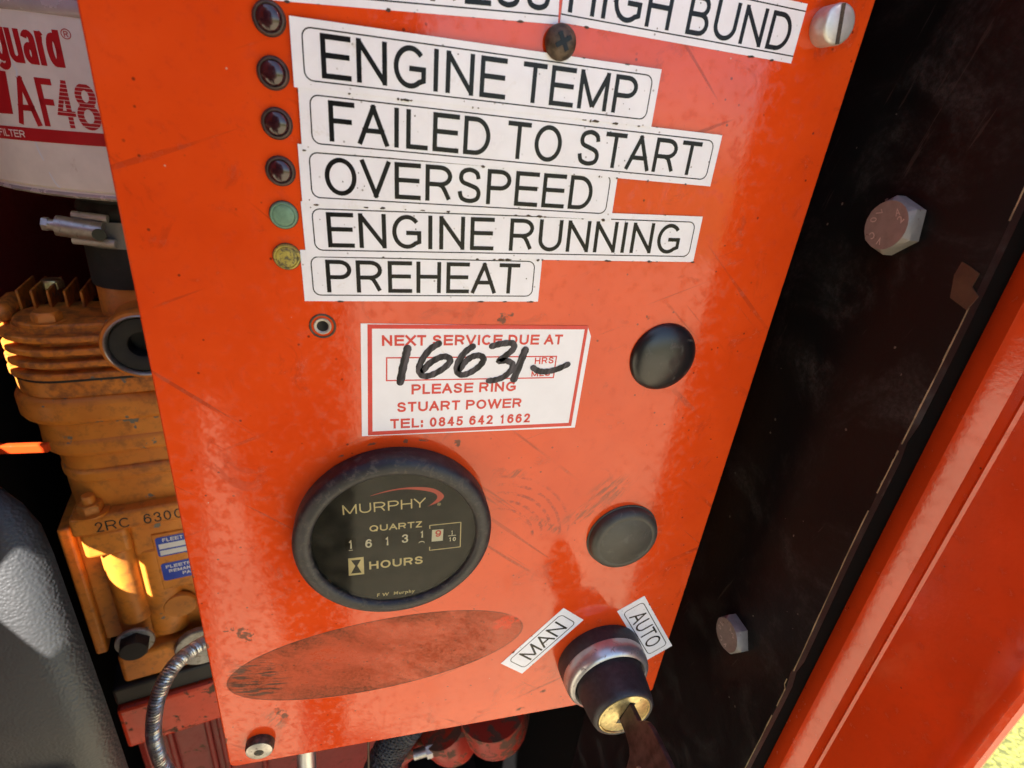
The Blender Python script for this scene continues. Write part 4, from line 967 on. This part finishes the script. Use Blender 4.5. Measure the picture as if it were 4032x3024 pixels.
# intake elbow, rubber sleeve and clamp
sx, sy = 41.0, 28.0
MB().lathe([(19.6, -122), (19.4, -88), (18.6, -86.0), (16, -85.6)], 56, 'z', (sx, sy, -CB), False, True).build('intake_stub', 'compressor', co, 40)
hs = thing('intake_hose', -151.1+sx*math.cos(CR)-sy*math.sin(CR), 150+sx*math.sin(CR)+sy*math.cos(CR), -87.5, 'black rubber intake hose under the cream filter, held by a steel clamp', 'hose', CR)
MB().lathe([(20.6, 0), (20.8, 1), (20.6, 19), (19.2, 33), (19.4, 34.5), (20.8, 36.5), (20.6, 38.5), (19.2, 40.5), (20.8, 43), (20.8, 46)], 56, 'z', (0, 0, 0), True, True).build('rubber_sleeve', 'rubber_black', hs, 40)
hcq = MB().lathe([(20.9, 20.2), (21.5, 20.4), (21.5, 32.6), (20.9, 32.8)], 64, 'z', (0, 0, 0), False, False).build('hose_clamp', 'steel_plated', hs, 50, label='steel worm-drive clamp round the hose')
wc = MB(); wc.tube([(-27.5, -21.6, 31.4), (-24.5, -21.8, 31.0)], 2.6, 16); wc.tube([(-24.6, -21.8, 31.0), (-7.5, -23.4, 28.6)], 4.6, 20); wc.build('worm_housing', 'steel_dull', hcq, 35)
wb = MB(); wb.tube([(-29.5, -21.4, 31.7), (-27.4, -21.6, 31.4)], 3.1, 6); wb.build('worm_screw', 'steel_dull', hcq, 20)
wd_ = MB(); wd_.tube([(-8.6, -27.6, 28.4), (-8.5, -28.4, 28.4)], 2.7, 20); wd_.build('eye', 'ink_black', hcq, 30)
cl = MB(); cl.tube([(-20.0, -21.0, 24.6), (-3.6, -24.0, 23.6)], 2.0, 14); cl.tube([(-18.5, -19.6, 35.6), (-5.0, -22.4, 34.6)], 1.8, 14); cl.build('clamp_cradle', 'steel_clean', hcq, 30)
sl_ = MB()
for i in range(6):
    a = -PI/2+0.02+0.075*i
    for zz in (21.6, 27.6): 
        p0 = Vector((21.62*math.cos(a), 21.62*math.sin(a), zz)); p1 = Vector((21.62*math.cos(a+0.02), 21.62*math.sin(a+0.02), zz+3.6))
        d = Vector((-math.sin(a), math.cos(a), 0))*0.42
        sl_.add([tuple(p0-d), tuple(p0+d), tuple(p1+d), tuple(p1-d)], [(0, 1, 2, 3)])
sl_.build('band_slots', 'grime_black', hcq, 0)

# ------------------------------------------------------------------ mounting bracket, engine block
br = thing('mounting_bracket', -151.1, 150, -402, 'chipped orange steel bracket under the compressor', 'bracket', CR)
MB().box(-13, 150, -4, 90, 402-363, 402-347.3).build('grimy_top', 'grime_black', br, 0, 2.0, label='black oily top of the bracket')
MB().box(-12.6, 150, -8, 90, 0, 402-362.6).build('front_bar', 'bracket_paint', br, 0, 2.5)
eb = thing('engine_block', -151.1, 165, -640, 'dark red engine casting below the bracket', 'engine', CR)
MB().box(-18, 190, -2, 120, 0, 640-402.5).build('block', 'engine_red', eb, 0, 5.0)
for xx in (2, 26, 34, 60): MB().box(xx, xx+4.0, -7, 0, 60, 640-404).build('rib', 'engine_red', eb, 0, 1.5)

# braided steel hose from the compressor
def hosepath(pts, n=10): return spline(pts, n)
bh = thing('braided_hose', -128, 112, -440, 'braided steel hose curving down from the compressor foot', 'hose')
pts = [(-100.0, 141, -309), (-104.0, 135, -305.3), (-111.3, 126, -303.6), (-116.9, 117, -305.8), (-122.6, 111, -318.7), (-127.8, 110, -341.4), (-129.2, 110, -359.0), (-127.8, 110, -381.5), (-120, 110, -410), (-108, 110, -440)]
P = hosepath([(a+128, b-112, c_+440) for a, b, c_ in pts], 10)
MB().tube(P, 3.7, 20).build('hose_core', 'grime_black', bh, 60)
def coil_wires(P, R, nw, turns, wr, parent):
    mb = MB(); n = len(P); tang = [(P[min(i+1, n-1)]-P[max(i-1, 0)]).normalized() for i in range(n)]
    u = tang[0].cross(Vector((0, 0, 1))).normalized(); fr_ = []
    if u.length < 0.5: u = Vector((1, 0, 0))
    for i in range(n):
        u = (u-tang[i]*u.dot(tang[i])).normalized(); fr_.append((u.copy(), tang[i].cross(u)))
    m_ = turns*12
    for w in range(nw):
        line = []
        for j in range(m_+1):
            t = j/m_*(n-1); i = min(int(t), n-2); f = t-i
            q = P[i].lerp(P[i+1], f); uu = fr_[i][0].lerp(fr_[i+1][0], f); ww = fr_[i][1].lerp(fr_[i+1][1], f)
            a = 2*PI*w/nw+2*PI*turns*j/m_
            line.append(q+(uu*math.cos(a)+ww*math.sin(a))*R)
        mb.tube(line, wr, 5, False)
    return mb.build('braid', 'braid', parent, 60, kind='stuff')
def braid_wires(P, R, nw, turns, wr=0.42, name='braid', mat='braid', parent=None):
    mb = MB(); n = len(P); tang = [(P[min(i+1, n-1)]-P[max(i-1, 0)]).normalized() for i in range(n)]
    u = tang[0].cross(Vector((0, 0, 1))).normalized(); fr_ = []
    for i in range(n):
        u = (u-tang[i]*u.dot(tang[i])).normalized(); fr_.append((u.copy(), tang[i].cross(u)))
    sub = 6
    for dr in (1, -1):
        for w in range(nw):
            line = []
            for j in range((n-1)*sub+1):
                t = j/sub; i = min(int(t), n-2); f = t-i
                q = P[i].lerp(P[i+1], f); uu = fr_[i][0].lerp(fr_[i+1][0], f); ww = fr_[i][1].lerp(fr_[i+1][1], f)
                a = 2*PI*w/nw+dr*2*PI*turns*t/(n-1); rr = R+0.22*math.sin(nw*dr*2*PI*turns*t/(n-1)+w*PI+(0 if dr > 0 else PI))
                line.append(q+(uu*math.cos(a)+ww*math.sin(a))*rr)
            mb.tube(line, wr, 4, False)
    return mb.build(name, mat, parent, 60, kind='stuff')
coil_wires(P, 3.75, 3, 30, 0.72, bh)
MB().tube([P[0], P[3]], 5.6, 20).build('ferrule', 'steel_dull', bh, 40)

# ------------------------------------------------------------------ black plastic cover, bottom left
cv = thing('plastic_cover', -170, 50, -420, 'black grained plastic cover at the lower left, partly in sun', 'cover')
cq = MB(); k_ = 8
def cring(ins, z, ys):
    out = []
    for x, y in rrect(-211+ins*0.3, -97.0-ins, 20.5+ins, 46-ins*0.3, 11, k_):
        q = x-max(0, (y-30))*1.1*(1 if x > -170 else 0)
        q = q*(1+ys/149.0) if x > -170 else q
        out.append((q+170, y-50+ys, z+420))
    return out
lev = [(-420, 0, 0), (-222, 0, 0), (-205, 0, 2), (-153, 0, 22), (-143, 0.8, 26), (-136, 2.6, 28), (-131, 5.5, 29), (-128, 10, 30)]
for hz, ins, ys_ in lev: cq.v += cring(ins, hz, ys_)
kk = 4*(k_+1)
cq.f = [(a*kk+i, a*kk+(i+1) % kk, (a+1)*kk+(i+1) % kk, (a+1)*kk+i) for a in range(len(lev)-1) for i in range(kk)]+[tuple(range(kk-1, -1, -1)), tuple(range((len(lev)-1)*kk, len(lev)*kk))]
cq.build('moulding', 'cover', cv, 40)
MB().box(-40, 60, -36, -28.6, 420-250, 420-228).build('lower_step', 'cover', cv, 30, 4.0, 4)

# ------------------------------------------------------------------ things under the panel
h2 = thing('braided_hose', -42, 100, -520, 'braided steel hose end showing under the bottom edge of the panel', 'hose')
P2 = hosepath([(1.5, 0, 190), (-0.5, 0, 150), (-2, 0, 100), (-4, 0, 0)], 8)
MB().tube(P2, 5.4, 18).build('hose_core', 'grime_black', h2, 60)
coil_wires(P2, 5.2, 3, 34, 0.75, h2)
wr = MB().tube([(0.6, 0, 190), (0, 0, 100), (-1, 0, 0)], 0.8, 8).build('thin_wire', 'tape_brown', None, 60)
top(wr, -3.8, 95, -520, 'thin brown wire hanging behind the bottom edge of the panel', 'wire')
h3 = thing('sleeved_hose', 16, 105, -520, 'black woven sleeve hose slanting under the panel', 'hose')
P3 = hosepath([(26, 0, 190), (12, 0, 160), (-2, 0, 130), (-14, -4, 100), (-30, -8, 40)], 8)
MB().tube(P3, 11.0, 24).build('hose_core', 'grime_black', h3, 60)
braid_wires(P3, 11.2, 14, 3.2, 0.8, 'woven_sleeve', 'braid_black', h3)
mf = thing('exhaust_manifold', 70, 110, -520, 'red painted manifold pipes with black scorched patches below the panel', 'manifold')
MB().tube(hosepath([(-22, 0, 132), (-12, 2, 112), (0, 20, 110), (4, 60, 120)], 8), [17+2*math.sin(i*0.3) for i in range(25)], 24).build('pipe', 'manifold_red', mf, 60)
MB().tube(hosepath([(12, -4, 150), (18, 0, 124), (28, 22, 118), (40, 60, 126)], 8), 24, 24).build('pipe', 'manifold_red', mf, 60)
MB().tube(hosepath([(-70, 10, 60), (-45, 4, 100), (-30, 0, 118)], 6), 5.5, 14).build('stay', 'manifold_red', mf, 60)
ft = thing('pipe_fitting', 36, 100, -398, 'bright hex pipe fitting below the panel', 'fitting')
def along(o): o.rotation_euler = (0, R_(78), 0)
q1 = hexhead(9, 7, 0.85, 'z', (0, 0, 0)).build('hex_nut', 'steel_clean', ft, 25); along(q1)
q2 = MB().lathe([(3.6, -9), (3.6, 0), (4.2, 7), (3.0, 13)], 20, 'z', (0, 0, 0)).build('thread', 'steel_dull', ft, 40); along(q2)

# ------------------------------------------------------------------ the person taking the picture (seen only as a reflection in the paint)
def person():
    J = dict(pelvis=(-215, -600, -150, 185), belly=(-215, -595, 20, 165), chest=(-205, -570, 210, 180), neckb=(-200, -555, 370, 70), neck=(-198, -540, 430, 58), head=(-195, -520, 510, 92), crown=(-195, -525, 610, 78),
             shl=(-395, -560, 320, 72), ell=(-430, -430, 70, 52), wrl=(-210, -225, -10, 34), hal=(-150, -185, 5, 30),
             shr=(-20, -560, 320, 72), elr=(5, -420, 60, 52), wrr=(-45, -230, -45, 34), har=(-60, -195, -30, 30),
             hpl=(-310, -600, -210, 120), knl=(-320, -580, -600, 84), anl=(-325, -610, -1010, 48), tol=(-335, -470, -1065, 40),
             hpr=(-120, -600, -210, 120), knr=(-105, -580, -600, 84), anr=(-95, -610, -1010, 48), tor=(-85, -470, -1065, 40))
    E_ = [('pelvis', 'belly'), ('belly', 'chest'), ('chest', 'neckb'), ('neckb', 'neck'), ('neck', 'head'), ('head', 'crown'),
          ('chest', 'shl'), ('shl', 'ell'), ('ell', 'wrl'), ('wrl', 'hal'), ('chest', 'shr'), ('shr', 'elr'), ('elr', 'wrr'), ('wrr', 'har'),
          ('pelvis', 'hpl'), ('hpl', 'knl'), ('knl', 'anl'), ('anl', 'tol'), ('pelvis', 'hpr'), ('hpr', 'knr'), ('knr', 'anr'), ('anr', 'tor')]
    for s_, h in ((1, 'l'), (-1, 'r')):
        hx, hy, hz, _ = J['ha'+h]
        for i in range(5):
            a = (i-2)*13; J['f%d%s' % (i, h)] = (hx+s_*(24 if i else 6), hy+18+(8 if i == 2 else 0), hz-a-(20 if i == 0 else 0), 9.5); J['g%d%s' % (i, h)] = (hx+s_*(46 if i else 20), hy+26, hz-a*1.1-(34 if i == 0 else 0), 8.5)
            E_ += [('ha'+h, 'f%d%s' % (i, h)), ('f%d%s' % (i, h), 'g%d%s' % (i, h))]
    names = list(J); ix = {n_: i for i, n_ in enumerate(names)}
    me = bpy.data.meshes.new('body'); base = Vector((-215, -580, -1100))
    me.from_pydata([tuple((Vector(J[n_][:3])-base)*MM) for n_ in names], [(ix[a], ix[b]) for a, b in E_], [])
    ob = bpy.data.objects.new('body', me); COL.objects.link(ob)
    sk = ob.modifiers.new('skin', 'SKIN'); ob.modifiers.new('sub', 'SUBSURF').levels = 1
    for n_ in names:
        r = J[n_][3]*MM; me.skin_vertices[0].data[ix[n_]].radius = (r, r*(0.68 if n_ in ('pelvis', 'belly', 'chest') else 1.0))
    me.skin_vertices[0].data[ix['pelvis']].use_root = True
    bpy.context.view_layer.update()
    m2 = bpy.data.meshes.new_from_object(ob.evaluated_get(bpy.context.evaluated_depsgraph_get()))
    bpy.data.objects.remove(ob); m2.name = 'person'
    m2.materials.clear(); m2.materials.append(MAT['person_cloth']); m2.materials.append(MAT['person_skin'])
    for q in m2.polygons:
        c_ = q.center/MM+base; q.use_smooth = True
        q.material_index = 1 if (c_.z > 405 or (c_.y > -215 and c_.z > -300)) else 0
    o = bpy.data.objects.new('person', m2); COL.objects.link(o); o.location = W(*base)
    o['label'] = 'person in dark clothes holding a phone, reflected in the orange panel'; o['category'] = 'person'
person()
po = MB().prism(rrect(-146, 9, -63, 12, 9, 6), 0, -8.2).build('mobile_phone', 'switch_black', None, 40, 1.5, 3)
pm_ = Matrix(((right.x, -fwd.x, up.x, 0), (right.y, -fwd.y, up.y, 0), (right.z, -fwd.z, up.z, 0), (0, 0, 0, 1)))
po.matrix_world = Matrix.Translation(camo.matrix_world.translation-fwd*0.012) @ pm_
po['label'] = 'black mobile phone held in front of the panel, reflected in the paint'; po['category'] = 'phone'
